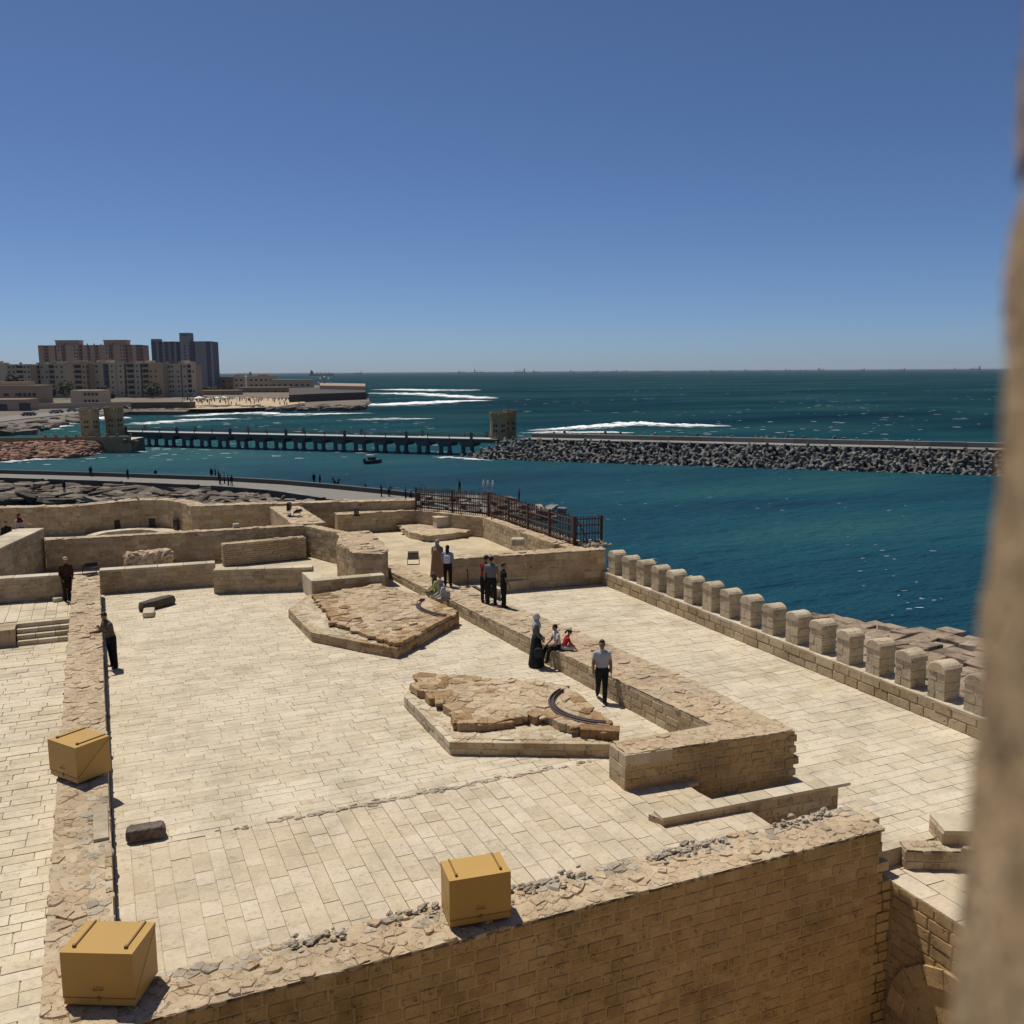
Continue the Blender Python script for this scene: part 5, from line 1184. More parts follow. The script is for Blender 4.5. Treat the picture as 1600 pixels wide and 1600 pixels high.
slab_rocks('shore_rock', 'flat dark layered shore rock between the promenade and the fort wall', 420, reg1, 0, (1.6, 3.6), M['shore'], .35, 5, 'flat rocks below the promenade', keepn=140)
def reg2(rg):
    u_, v_ = rg.uniform(380, 900), rg.uniform(768, 806); return U(u_, v_, -8.3)+Vector((0, 0, rg.uniform(-.3, .2))) if v_ > np.interp(u_, [380, 640, 900], [780, 770, 790]) else None
slab_rocks('shore_rock', 'pale rock on the shore beyond the fence of the gun court', 200, reg2, 0, (.8, 2.0), M['conc'], .4, 6, 'rocks beyond the fence', keepn=40)
# sloping brown concrete cubes at the foot of the sea parapet
k = 0; rg = random.Random(9); P0 = U(1150, 958, -7.6); mesh = []
for q in range(5):
    vs, fs = chamfer_box(300+q, .03, .05); me = bpy.data.meshes.new('concrete_cube'); me.from_pydata(vs, [], fs); me.materials.append(M['browncube']); mesh.append(me)
for i in range(13):
    for j in range(24):
        x = 33.5+i*1.5+rg.uniform(-.15, .15); y = 26+j*1.32+i*.26+rg.uniform(-.15, .15)
        if x > 50.6-max(0, (y-39.5)*.8) or x > 36+(y-24)*1.1: continue
        o = bpy.data.objects.new('concrete_cube', mesh[rg.randrange(5)]); o.location = (x, y, -7.6+rg.uniform(-.15, .18)-.05*(x-38)); o.scale = (1.5, 1.3, 1.3)
        o.rotation_euler = (rg.uniform(-.09, .09), rg.uniform(-.06, .14), .2+rg.uniform(-.1, .1)); COL.objects.link(o)
        tag(o, 'tilted brown concrete cube in the sea defence below the merlons', 'block', 'brown concrete cubes below the merlon parapet')

# ------------------------------------------------------------------ bridge
B0, B1 = U(200, 697, SEA), U(752, 712, SEA); bd = (B1-B0); BL = bd.length; bd.normalize(); bn = Vector((-bd.y, bd.x, 0)); DZ = -5.55
br = thing('footbridge', 'long dark concrete bridge on paired columns across the harbour mouth', 'bridge', (B0+B1)/2)
def bfr(p): q = B0+bd*p[0]+bn*p[1]; return Vector((q.x, q.y, p[2]))
M['bridge'] = mat_plain('weathered bridge concrete', (.085, .092, .09), .85, .4, .6)
mb = MB(); mb.box(-6, BL+4, -.2, 4.6, DZ-.75, DZ-.06, bfr); mb.build('girder', M['bridge'], br)
mb = MB(); mb.box(-6, BL+4, -.5, 4.9, DZ-.06, DZ+.10, bfr); mb.build('deck', M['conc_light'], br)
nb = 18
for k in range(nb):
    s_ = BL*(k+.35)/nb
    mb = MB(); mb.box(s_-1.6, s_+1.6, 0, 4.4, DZ-1.25, DZ-.75, bfr); mb.add([bfr(p) for p in ((s_-1.6, 0, DZ-1.25), (s_+1.6, 0, DZ-1.25), (s_+1.1, 0, DZ-1.75), (s_-1.1, 0, DZ-1.75), (s_-1.6, 4.4, DZ-1.25), (s_+1.6, 4.4, DZ-1.25), (s_+1.1, 4.4, DZ-1.75), (s_-1.1, 4.4, DZ-1.75))], [(0, 1, 2, 3), (7, 6, 5, 4), (2, 6, 7, 3), (0, 3, 7, 4), (1, 5, 6, 2)])
    cap_ = mb.build('pier_cap', M['bridge'], br)
    for ds, dy in ((-.95, .5), (.95, .9)):
        m2 = MB(); m2.tube([bfr((s_+ds, dy, SEA-2)), bfr((s_+ds, dy, DZ-1.7))], .46, 10); m2.tube([bfr((s_+ds, dy, SEA-.2)), bfr((s_+ds, dy, SEA+.5))], .64, 10); m2.build('column', M['bridge'], cap_)
for yy in (-.35, 4.75):
    for z in (.45, .75, 1.05):
        m2 = MB(); m2.tube([bfr((-5, yy, DZ+z)), bfr((BL+3, yy, DZ+z))], .05, 5); m2.build('rail', M['bridge'], br)
    for k in range(int(BL/5.2)+1):
        s_ = k*5.2+(0 if yy < 0 else 1.4); big = k % 3 == 0
        m2 = MB(); w = .5 if big else .14; h_ = 1.2 if big else 1.1
        m2.box(s_-w/2, s_+w/2, yy-w/2, yy+w/2, DZ-(.6 if big else .05), DZ+h_, bfr)
        if big: m2.box(s_-.36, s_+.36, yy-.36, yy+.36, DZ+h_, DZ+h_+.14, bfr); m2.box(s_-.1, s_+.1, yy-.1, yy+.1, DZ+h_+.14, DZ+h_+.4, bfr)
        m2.build('lamp_pillar' if big else 'rail_post', M['bridge'], br)

# ------------------------------------------------------------------ crenellated round towers
M['tower'] = mat_stone('tower render', (.24, .16, .08), (.33, .23, .12), (.40, .295, .165), .5, .3, .95, .3, .3, 4)
def round_tower(label, c, r, h, zb, rot=0, deco=True):
    t = thing('round_tower', label, 'tower', (c.x, c.y, zb)); c = Vector((c.x, c.y, 0))
    def ring(z): return Vector((c.x, c.y, z))
    mb = MB(); mb.tube([ring(zb), ring(zb+h*.06), ring(zb+h*.061), ring(zb+h*.72), ring(zb+h*.74), ring(zb+h*.78), ring(zb+h*.93)], [r*1.04, r*1.04, r*.98, r*.96, r*.99, r*1.01, r*1.01], 28)
    mb.build('shaft', M['tower'], t, False)
    for k in range(18):
        a = 2*math.pi*k/18+rot; d = Vector((math.cos(a), math.sin(a), 0)); n_ = Vector((-d.y, d.x, 0)); w = r*.125
        q = [c+d*(r*.88)-n_*w, c+d*(r*1.035)-n_*w, c+d*(r*1.035)+n_*w, c+d*(r*.88)+n_*w]; m2 = MB(); m2.prism([(p.x, p.y) for p in q], zb+h*.90, zb+h*1.0, .5); m2.build('merlon', M['tower'], t)
    vd = (Vector((0, 0, 0))-c); base = math.atan2(vd.y, vd.x)
    for da in (-.55, -.25, .45, .75):
        for zf in (.32, .5):
            a = base+da; d = Vector((math.cos(a), math.sin(a), 0)); n_ = Vector((-d.y, d.x, 0)); rr = r*.955
            w = .22*r/2.6; hh = .09*h
            m2 = MB(); vs = []
            prof = [(-w, 0), (w, 0), (w, hh*.7), (w*.6, hh*.95), (0, hh*1.05), (-w*.6, hh*.95), (-w, hh*.7)]
            vs = [c+d*(rr+.10)+n_*x+Vector((0, 0, zb+zf*h+z)) for x, z in prof]+[c+d*(rr-.4)+n_*x+Vector((0, 0, zb+zf*h+z)) for x, z in prof]; n2 = len(prof)
            m2.add(vs, [tuple(range(n2)), tuple(range(2*n2-1, n2-1, -1))]+[(i, n2+i, n2+(i+1) % n2, (i+1) % n2) for i in range(n2)]); m2.build('window', M['black'], t)
    return t
def tower_at(label, u0, u1, vt, vb, zb):
    p = U((u0+u1)/2, vb, zb); D = (p-CAMP).dot(FW); r = (u1-u0)/2*D/F_PX*.95; h = (vb-vt)*D/F_PX*1.02
    return round_tower(label, p, r, h, zb)
tower_at('left one of two round crenellated towers at the bridge head on the left', 127, 157, 640, 682, -6.2)
tower_at('right one of two round crenellated towers at the bridge head on the left', 165, 195, 637, 680, -6.2)
gh = tower_at('nearer of the two joined crenellated towers at the breakwater end', 765, 793, 645, 689, -6.0)
p = U(796, 687, -6.0); D = (p-CAMP).dot(FW)+3.5; q = AT(797, 687, D); round_tower('farther of the two joined crenellated towers at the breakwater end', q, 10*D/F_PX, 44.5*D/F_PX, -6.0)
# bridge-head terrace, causeway and red rock bank on the left
cw = thing('causeway', 'straight walled causeway above the red rock bank on the left', 'causeway', U(60, 690, -6))
a, b = U(-120, 690, -6.1), U(205, 687, -6.1); d = (b-a).normalized(); n_ = Vector((-d.y, d.x, 0))
mb = MB(); mb.prism([tuple(q[:2]) for q in (a, b, b+n_*9, a+n_*9)], SEA-1, -6.15, .5); mb.build('roadway_base', M['conc_dark'], cw)
mb = MB(); mb.prism([tuple(q[:2]) for q in (a, b-d*.1, b-d*.1+n_*8.9, a+n_*8.9)], -6.148, -6.1, .5); mb.build('roadway', M['conc_light'], cw)
mb = MB(); mb.prism([tuple(q[:2]) for q in (a-n_*.4, b-n_*.4, b-n_*.003, a-n_*.003)], SEA-1, -5.3, .5); mb.build('retaining_wall', M['tower'], cw)
for k in range(9):
    q = b-d*(3+k*2.3)-n_*.2 if k < 8 else b; mb = MB(); mb.box(q.x-.25, q.x+.25, q.y-.25, q.y+.25, -5.3, -4.7); mb.build('pillar', M['tower'], cw)
rgn = random.Random(3)
def reg3(rg):
    u_ = rg.uniform(-30, 212); v0, v1 = 688.5, np.interp(u_, [-30, 0, 60, 120, 160, 190], [723, 722, 718, 716, 708, 704]); t_ = rg.random()
    v_ = v0+(v1-v0)*t_; z = np.interp(t_, [0, 1], [-6.3, SEA]); return U(u_, v_, z)
slab_rocks('boulder', 'reddish boulder in the rock bank below the causeway', 1100, reg3, 0, (.8, 1.6), M['redrock'], .8, 7, 'red boulders of the left rock bank', 'boulder', 300)
bp_ = PU([(-60, 722), (0, 720), (60, 717), (110, 713), (128, 704), (136, 696)], SEA)
mb = MB(); zt_ = [SEA-1]*6+[-6.4]*2; bq = U(140, 690, -6.4); poly = bp_+[tuple(bq[:2]), tuple((a-n_*.5)[:2])]
mb.add([(x, y, z) for (x, y), z in zip(poly, [SEA-.6]*6+[-7.3]*2)], [tuple(range(8))]); structure('rock_bank', mb, M['redrock'])

# ------------------------------------------------------------------ breakwater with tetrapods
W0, W1 = U(745, 717, SEA), U(1640, 746, SEA); wd = (W1-W0); WL = wd.length; wd.normalize(); wn = Vector((-wd.y, wd.x, 0))
bw = thing('breakwater', 'long grey concrete breakwater wall crossing the view to the right', 'breakwater', (W0+W1)/2)
def wfr(p): q = W0+wd*p[0]+wn*p[1]; return Vector((q.x, q.y, p[2]))
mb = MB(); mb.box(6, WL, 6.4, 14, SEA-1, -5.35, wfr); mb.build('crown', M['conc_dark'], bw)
n_ = 16
for k in range(n_):
    a, b = 8+(WL-8)*k/n_, 8+(WL-8)*(k+1)/n_-.06; mb = MB(); mb.box(a, b, 6.0, 11, -5.345, -5.2+.01*(k % 3), wfr); mb.build('walkway_slab', M['conc'], bw)
    mb = MB(); mb.box(a, b, 11, 12.2, -5.3, -4.35+.02*(k % 2), wfr); mb.build('wall_panel', M['conc'], bw)
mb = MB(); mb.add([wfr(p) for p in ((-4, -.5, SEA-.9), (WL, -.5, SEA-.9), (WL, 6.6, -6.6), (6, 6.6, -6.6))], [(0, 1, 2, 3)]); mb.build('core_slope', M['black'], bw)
tm = MB(); dirs = [Vector((0, 0, 1))]+[Vector((math.cos(a)*.943, math.sin(a)*.943, -.333)) for a in (0, 2.094, 4.189)]
for d in dirs: tm.tube([d*-.05, d*.35, d*1.0, d*1.06], [.36, .33, .25, .2], 8, r=.3)
tme = tm.mesh('tetrapod'); tme.materials.append(M['tetra'])
rg = random.Random(31); n_ = 0
rows = [(.0, SEA+.0), (1.2, SEA+.65), (2.4, SEA+1.3), (3.6, SEA+1.95), (4.7, SEA+2.55), (5.6, SEA+3.05)]
cand = []
for (yy, zz) in rows:
    x = -3+yy*1.2
    while x < WL-6: cand.append((x+rg.uniform(-.5, .5), yy+rg.uniform(-.4, .4), zz+rg.uniform(-.2, .3))); x += rg.uniform(1.25, 1.7)
for k in range(46): cand.append((10+(WL-20)*(k+rg.random())/46*.9, 14.2+rg.uniform(0, 1.2), -5.35+rg.uniform(-.3, .65)))
cand.sort(key=lambda p: (wfr(p)-CAMP).length); rest = MB()
vis_t = []; off_t = []
for p in cand:
    q = wfr(p)-CAMP; (vis_t if CXY+F_PX*q.dot(RT)/q.dot(FW) < 1575 else off_t).append(p)
for k, p in enumerate(vis_t+off_t):
    sc_ = rg.uniform(.85, 1.1); e = (rg.uniform(-.6, .6), rg.uniform(-.6, .6), rg.uniform(0, 6.3))
    if rg.random() < .35: e = (e[0]+2.2, e[1], e[2])
    if k < 300 and p in vis_t[:300]:
        o = bpy.data.objects.new('tetrapod', tme); o.location = wfr(p); o.scale = (sc_,)*3; o.rotation_euler = e; COL.objects.link(o)
        tag(o, 'grey concrete tetrapod piled against the breakwater', 'tetrapod', 'tetrapods of the breakwater')
    else:
        Mx = Matrix.Translation(wfr(p)) @ Matrix.Rotation(e[2], 4, 'Z') @ Matrix.Rotation(e[1], 4, 'Y') @ Matrix.Rotation(e[0], 4, 'X'); rest.add([Mx @ (Vector(v_)*sc_) for v_ in tm.v], tm.f)
tag(rest.build('tetrapods', M['tetra']), 'farther tetrapods of the breakwater pile', 'tetrapods', kind='stuff')

# boat on the harbour water
p = U(583, 724, SEA); bt = thing('motor_boat', 'small dark motor boat with one person under the bridge', 'boat', p); fr = frame(p, .5)
prof = [(-2.2, .55), (-1.6, .85), (0, .95), (1.4, .75), (2.4, .05)]; mb = MB(); vs = []
for x, w in prof: vs += [fr((x, -w, .75)), fr((x, -w*.55, -.2)), fr((x, w*.55, -.2)), fr((x, w, .75))]
fs = [(0, 1, 2, 3)]+[(i*4+j, i*4+j+4, i*4+j+5, i*4+j+1) for i in range(4) for j in range(3)]+[(i*4+3, i*4+7, i*4+4, i*4) for i in range(4)]
mb.add(vs, fs); mb.build('hull', mat_plain('boat hull', (.03, .05, .055), .5), bt)
mb = MB(); mb.box(-1.0, .3, -.5, .5, .75, 1.3, fr); mb.build('console', M['black'], bt)
mb = MB(); mb.box(-2.5, -2.15, -.2, .2, .3, 1.1, fr); mb.build('outboard_motor', M['black'], bt)

# ------------------------------------------------------------------ town across the bay
mb = MB(); LZ = -7.6
land = [(-400, 690), (-60, 672), (40, 668), (70, 662), (110, 655), (150, 648), (205, 643), (290, 643), (300, 638), (420, 637), (555, 637), (578, 628), (572, 612), (500, 602), (345, 599), (300, 597), (-400, 597)]
mb.prism(PU(land, LZ), SEA-2, LZ, .5); structure('shore_land', mb, M['land'])
mb = MB(); mb.prism(PU([(272, 640), (330, 640), (430, 637), (478, 630), (470, 625), (400, 623), (300, 626), (262, 632)], LZ), LZ, LZ+.35, .5); structure('beach', mb, M['sand'])
mb = MB(); mb.prism(PU([(-60, 668), (40, 655), (150, 644), (205, 640), (205, 637), (120, 641), (20, 650), (-60, 660)], LZ), LZ, LZ+.25, .5); structure('coast_road', mb, M['conc'])
def reg4(rg):
    u_ = rg.uniform(-30, 300); v1 = np.interp(u_, [-30, 40, 70, 110, 150, 205, 300], [680, 676, 668, 660, 653, 645, 643]); v_ = v1-rg.random()*np.interp(u_, [-30, 150, 300], [14, 5, 3]); return U(u_, v_, SEA+.6)
slab_rocks('shore_rock', 'dark rock along the town shore', 500, reg4, 0, (2.5, 6), M['shore'], .4, 9, 'dark rocks along the town shore', keepn=70)
def reg5(rg):
    u_ = rg.uniform(300, 575); return U(u_, np.interp(u_, [300, 560, 575], [638.5, 638, 630])+rg.uniform(-1.3, 2.0), SEA+.7)
slab_rocks('shore_rock', 'dark rock of the low mole before the beach', 320, reg5, 0, (2, 5), M['shore'], .6, 10, 'dark rocks of the mole before the beach', keepn=50)

M['win'] = mat_plain('dark window', (.02, .022, .026), .3, .3, 3, 0, 0, .5)
unit = bpy.data.meshes.new('window'); unit.from_pydata([(x, y, z) for z in (-.5, .5) for x, y in ((-.5, -.5), (.5, -.5), (.5, .5), (-.5, .5))], [], [(3, 2, 1, 0), (4, 5, 6, 7), (0, 1, 5, 4), (1, 2, 6, 5), (2, 3, 7, 6), (3, 0, 4, 7)]); unit.materials.append(M['win'])
RTH = Vector((RT.x, RT.y, 0)).normalized()
def bmat(name, c): M[name] = mat_plain(name, c, .9, .25, .06, 0, 0); return M[name]
bmat('cream', (0.496, 0.413, 0.278)); bmat('cream2', (0.413, 0.341, 0.237)); bmat('tan', (0.476, 0.330, 0.196)); bmat('pink', (0.454, 0.310, 0.217)); bmat('redbrown', (0.300, 0.180, 0.135)); bmat('greyb', (0.237, 0.237, 0.237)); bmat('greyd', (0.113, 0.113, 0.137)); bmat('lowpink', (0.413, 0.289, 0.206)); bmat('beige', (0.558, 0.433, 0.300)); bmat('stonebrown', (0.289, 0.217, 0.155)); bmat('whiteish', (0.780, 0.743, 0.640))
class Bld:
    def __init__(s, name, label, u0, u1, vt, vb, D, depth, rot=0, cat='building'):
        s.o = AT((u0+u1)/2, vb, D); s.w = (u1-u0)*D/F_PX; s.h = (vb-vt)*D/F_PX; s.depth = depth
        s.x = Matrix.Rotation(R(rot), 3, 'Z') @ RTH; s.y = Vector((-s.x.y, s.x.x, 0)); s.t = thing(name, label, cat, s.o); s.m = D/F_PX
    def fr(s, p): return s.o+s.x*p[0]+s.y*p[1]+Vector((0, 0, p[2]))
    def box(s, name, x0, x1, y0, y1, z0, z1, mat, par=None):
        mb = MB(); mb.box(x0, x1, y0, y1, z0, z1, s.fr); return mb.build(name, M[mat], par or s.t)
    def win(s, x, y, z, w, h, d=.5):
        o = bpy.data.objects.new('window', unit); p = s.fr((x, y, z)); o.location = p; o.scale = (w, d, h); o.rotation_euler = (0, 0, math.atan2(s.x.y, s.x.x)); o.parent = s.t; o.matrix_parent_inverse = wm(s.t).inverted(); COL.objects.link(o)
    def bays(s, lay, floors, zlo=0, zhi=None, wsz=(1.3, 1.5), rec=1.6, seed=1, drop=.15):
        """lay: (share of width, kind, wall material); kinds w window pier, p plain pier, b recessed balconies, d dark recess with windows"""
        rg = random.Random(seed); zhi = zhi or s.h; tot = sum(l[0] for l in lay); x = -s.w/2; fh = (zhi-zlo)/floors
        s.box('rear_wall', -s.w/2, s.w/2, rec, s.depth, -4, zhi-.3, lay[0][2])
        for sh, kind, mat in lay:
            w = s.w*sh/tot
            if kind in 'wpW':
                s.box('pier', x, x+w, 0, rec+.3, -4, zhi, mat)
                if kind in 'wW':
                    cols = 1 if kind == 'w' else 2
                    for fl_ in range(floors):
                        for c_ in range(cols):
                            if rg.random() > drop: s.win(x+w*(c_+.5)/cols, .2, zlo+fh*(fl_+.55), min(wsz[0], w*.6/cols), wsz[1])
            else:
                s.box('recess_wall', x, x+w, rec*.7, rec+.2, -4, zhi-.1, mat)
                for fl_ in range(floors):
                    if kind == 'b':
                        s.box('balcony', x+.05, x+w-.05, -.25, rec*.7, zlo+fh*fl_, zlo+fh*fl_+1.05, mat)
                        s.win(x+w/2, rec*.7, zlo+fh*(fl_+.62), w*.8, fh*.55)
                    else: s.win(x+w/2, rec*.7, zlo+fh*(fl_+.55), min(w*.55, 1.4), wsz[1])
            x += w
# tall pinkish block behind
D = 900
b = Bld('apartment_block', 'long pinkish brown apartment block with red-brown stripes rising behind', 64, 226, 540, 602, D, 16)
b.bays([(1, 'p', 'pink'), (1, 'd', 'redbrown'), (1.2, 'p', 'pink'), (.3, 'd', 'redbrown'), (.9, 'w', 'pink'), (.9, 'd', 'redbrown'), (1.5, 'p', 'pink'), (.9, 'W', 'pink'), (.9, 'd', 'redbrown'), (.8, 'p', 'pink'), (.6, 'd', 'redbrown'), (.8, 'p', 'pink'), (.9, 'w', 'redbrown'), (1.0, 'p', 'pink'), (.9, 'w', 'pink'), (.9, 'd', 'redbrown'), (1.2, 'p', 'pink'), (1, 'W', 'pink'), (.6, 'd', 'redbrown'), (.9, 'w', 'redbrown'), (.6, 'p', 'pink'), (.8, 'w', 'redbrown'), (.5, 'd', 'redbrown')], 12, seed=1, rec=1.2)
for u0, u1 in ((90, 126), (165, 200)):
    x0 = (u0-145)*b.m; x1 = (u1-145)*b.m; b.box('penthouse', x0, x1, 2, 12, b.h-.4, b.h+4.0, 'pink'); b.box('roof_slab', x0-.6, x1+.6, 1.4, 12.6, b.h+4.0, b.h+4.7, 'pink'); b.win((x0+x1)/2-1.5, 2, b.h+1.2, 1.2, 1.3)
for k in range(6): b.box('water_tank', -18+k*6.5, -17+k*6.5, 4, 5, b.h-.3, b.h+random.uniform(.8, 1.6), 'greyb')
# grey tower block
D = 880
b = Bld('tower_block', 'tall dark grey tower block with raised stair core on its roof', 240, 335, 534.5, 604, D, 18)
b.bays([(1.3, 'w', 'greyd'), (.35, 'p', 'greyb'), (1, 'd', 'greyd'), (.4, 'p', 'greyb'), (1, 'w', 'greyd'), (.35, 'p', 'greyb'), (1, 'w', 'greyd'), (.4, 'p', 'greyb'), (1, 'd', 'greyd'), (2.0, 'w', 'greyb'), (1, 'w', 'greyd'), (.4, 'd', 'greyd'), (2.6, 'p', 'greyb'), (1.0, 'W', 'greyd'), (.5, 'p', 'greyb')], 14, seed=2, rec=1.2, drop=.05)
x0, x1 = (285-287.5)*b.m, (301-287.5)*b.m; b.box('stair_core', x0, x1, -.8, 10, b.h-2, b.h+(534.5-521.5)*b.m, 'greyb'); b.win((x0+x1)/2, -.8, b.h+5.5, 4.5, .9)
x0, x1 = (240-287.5)*b.m, (252-287.5)*b.m; b.box('roof_corner', x0, x1, .3, 9, b.h-.2, b.h+2.4, 'greyb')
# front row of cream apartment blocks
D = 655
row = [('cream apartment block at the left edge of the picture', 'cream', -30, 51, 571, 620, [(1, 'w', 'cream'), (.7, 'b', 'cream'), (1.2, 'W', 'cream'), (.8, 'p', 'cream'), (1.2, 'W', 'cream2'), (.9, 'b', 'cream'), (1, 'W', 'cream')]),
       ('cream apartment block with wide balconies second from the left', 'cream2', 51.5, 113, 570.5, 621, [(1.1, 'b', 'cream2'), (1.1, 'W', 'cream2'), (.7, 'b', 'cream2'), (1.2, 'W', 'cream2'), (.8, 'p', 'cream2')]),
       ('brownish apartment block with four stacked balconies', 'tan', 113.5, 141, 570, 622, [(.5, 'p', 'tan'), (1.2, 'b', 'tan'), (.8, 'w', 'tan'), (.35, 'd', 'redbrown')]),
       ('cream apartment block in the middle of the front row', 'cream', 141.5, 199, 569, 622, [(1.5, 'W', 'cream'), (.5, 'p', 'cream'), (.8, 'd', 'greyd'), (.9, 'w', 'cream'), (.3, 'p', 'cream2'), (.9, 'w', 'cream'), (.25, 'd', 'greyd')]),
       ('yellowish apartment block with dark balcony stack', 'beige', 199.5, 257, 568.5, 622, [(1, 'b', 'cream2'), (.8, 'w', 'cream'), (.2, 'd', 'greyd'), (.8, 'b', 'tan'), (1.2, 'W', 'tan'), (.6, 'p', 'tan')]),
       ('yellowish apartment block at the right end of the front row', 'beige', 257.5, 307, 570, 619, [(.8, 'b', 'tan'), (1, 'W', 'beige'), (.3, 'p', 'cream'), (.9, 'w', 'beige'), (.2, 'd', 'greyd'), (.9, 'w', 'beige'), (.7, 'b', 'beige'), (.7, 'w', 'beige')])]
for k, (lb, mt, u0, u1, vt, vb, lay) in enumerate(row):
    b = Bld('apartment_block', lb, u0, u1, vt, vb, D+(k % 2)*9, 14); b.bays(lay, 6, 1.5, seed=30+k, wsz=(1.3, 1.2), drop=.2)
    b.box('cornice', -b.w/2-.3, b.w/2+.3, -.35, 2.5, b.h, b.h+.5, mt)
    for q in range(4): x = random.uniform(-b.w*.45, b.w*.45); b.box('water_tank', x, x+1.3, 2.5, 3.8, b.h+.45, b.h+random.uniform(1.2, 2.0), 'greyb')
    x = random.uniform(-b.w*.3, b.w*.3); b.box('aerial', x, x+.18, 3, 3.18, b.h, b.h+5.5, 'greyd')
    for q in range(2): x = random.uniform(-b.w*.4, b.w*.25); b.box('roof_room', x, x+random.uniform(4, 8), 4, 9, b.h-.3, b.h+random.uniform(1.6, 3.2), mt)
# low buildings on the shore
b = Bld('low_building', 'low pinkish pavilion with dark windows at the far left shore', -30, 62, 604, 624, 540, 16); b.box('wall', -b.w/2, b.w/2, 0, 16, -5, b.h, 'lowpink'); b.box('roof_edge', -b.w/2-.4, b.w/2+.4, -.5, 16, b.h, b.h+.6, 'lowpink')
for k in range(4): b.win((32+k*7.4-16)*b.m, 0, b.h*.35, 1.7, 2.0)
b.win(-2, 0, b.h*.35, 3, 1.5); b.win(4, 0, b.h*.35, 1.6, 1.5)
b.box('upper_floor', -b.w/2, 14*b.m*1.5, 5, 14, b.h, b.h+2.6, 'cream2')
b = Bld('low_building', 'plain sandy hall with arched windows before the apartment blocks', 111, 157, 610, 632, 520, 14); b.box('wall', -b.w/2, b.w/2, 0, 14, -4, b.h, 'beige')
for k in range(4): b.win((134+k*6-134)*b.m, 0, b.h*.72, 1.2, 1.5); b.win((134+k*6-134)*b.m, 0, b.h*.25, 1.2, 1.2)
b = Bld('low_building', 'low boathouse with two dark openings at the left edge', -20, 41, 624, 645, 430, 12); b.box('wall', -b.w/2, b.w/2, 0, 12, -4, b.h, 'lowpink'); b.win((-7-10.5)*b.m+2, 0, b.h*.35, 7, 3.4); b.win(8.5, 0, b.h*.4, 5, 3.8)
sw_ = thing('retaining_wall', 'long pale retaining wall below the hall on the town shore', 'wall', U(100, 638, LZ)); a, c_ = AT(41, 640, 450), AT(205, 634, 470)
mb = MB(); d = (c_-a); d.z = 0; d.normalize(); n_ = Vector((-d.y, d.x, 0)); mb.prism([tuple(q[:2]) for q in (a, c_, c_+n_*1, a+n_*1)], -8, a.z+2.8, .5); mb.build('wall_face', M['cream2'], sw_)
sw_ = thing('retaining_wall', 'dark retaining wall ending square at the beach', 'wall', U(270, 640, LZ)); a, c_ = AT(205, 641, 440), AT(297, 642, 440)
mb = MB(); d = (c_-a); d.z = 0; d.normalize(); n_ = Vector((-d.y, d.x, 0)); mb.prism([tuple(q[:2]) for q in (a, c_, c_+n_*8, a+n_*8)], SEA, a.z+3.6, .5); mb.build('wall_face', bmat('seawall', (.10, .085, .068)), sw_)
for lb, u0, u1, vt, vb, D, mt, nw in [('long two-storey resort building left part behind the beach', 335, 366, 590, 612, 900, 'stonebrown', 3), ('pale resort building with balconies behind the beach', 366, 428, 588.5, 608, 880, 'beige', 8), ('resort building right part with flat roof', 424, 486, 594, 608, 860, 'cream2', 7),
                                  ('low dark beach cafe with long roof', 372, 450, 606, 618, 800, 'stonebrown', 6), ('low shed among the trees right of the apartment blocks', 308, 372, 611, 623, 720, 'stonebrown', 4)]:
    b = Bld('low_building', lb, u0, u1, vt, vb, D, 14); b.box('wall', -b.w/2, b.w/2, 0, 14, -5, b.h, mt); b.box('roof_edge', -b.w/2-.4, b.w/2+.4, -.6, 14.2, b.h, b.h+.5, mt)
    for k in range(nw):
        for z in ((.3, .72) if b.h > 9 else (.45,)): b.win(-b.w/2+b.w*(k+.5)/nw, 0, b.h*z, 2.2, 1.6)
b = Bld('stair_house', 'small roof house on top of the resort building', 403, 417, 585.5, 589, 880, 6); b.box('wall', -b.w/2, b.w/2, 0, 6, -.5, b.h, 'tan'); b.box('roof_edge', -b.w/2-.5, b.w/2+.5, -.5, 6.5, b.h, b.h+.4, 'tan')
cp = thing('cape_terrace', 'dark brown walled terrace at the rocky cape with fence and big wheel', 'terrace', U(520, 628, SEA))
a = PU([(452, 634), (500, 631), (571, 628), (573, 621), (540, 615), (452, 618)], SEA); mb = MB(); mb.prism(a, SEA-1, -3.2, .5); mb.build('terrace_wall', bmat('darkwall', (.075, .062, .05)), cp)
a = PU([(500, 612), (571, 614), (571, 608), (500, 606)], -5); mb = MB(); mb.prism(a, SEA-1, -.5, .5); mb.build('upper_wall', M['stonebrown'], cp)
for k in range(14): 
    p = AT(514+k*4, 605, 820); mb = MB(); mb.tube([(p.x, p.y, p.z-2), (p.x, p.y, p.z+4)], .12, 5); mb.build('fence_post', M['greyd'], cp)
wh = thing('ferris_wheel', 'small ferris wheel standing on the cape terrace', 'wheel', AT(507, 606, 815)); c_ = AT(507, 598, 815)
mb = MB(); mb.tube([c_+RTH*5*math.cos(t_)+Vector((0, 0, 5*math.sin(t_))) for t_ in np.linspace(0, 2*math.pi, 25)], .3, 5); mb.build('rim', M['greyd'], wh)
for k in range(8):
    a_ = k*math.pi/4; q = c_+RTH*5*math.cos(a_)+Vector((0, 0, 5*math.sin(a_))); mb = MB(); mb.tube([c_, q], .15, 5); mb.build('spoke', M['greyd'], wh); mb = MB(); mb.ball(q, .8, .8, .8, 6, 5); mb.build('cabin', M['whiteish'], wh)
mb = MB(); mb.tube([c_, c_+RTH*2.5-Vector((0, 0, 7))], .3, 5); mb.tube([c_, c_-RTH*2.5-Vector((0, 0, 7))], .3, 5); mb.build('stand', M['greyd'], wh)
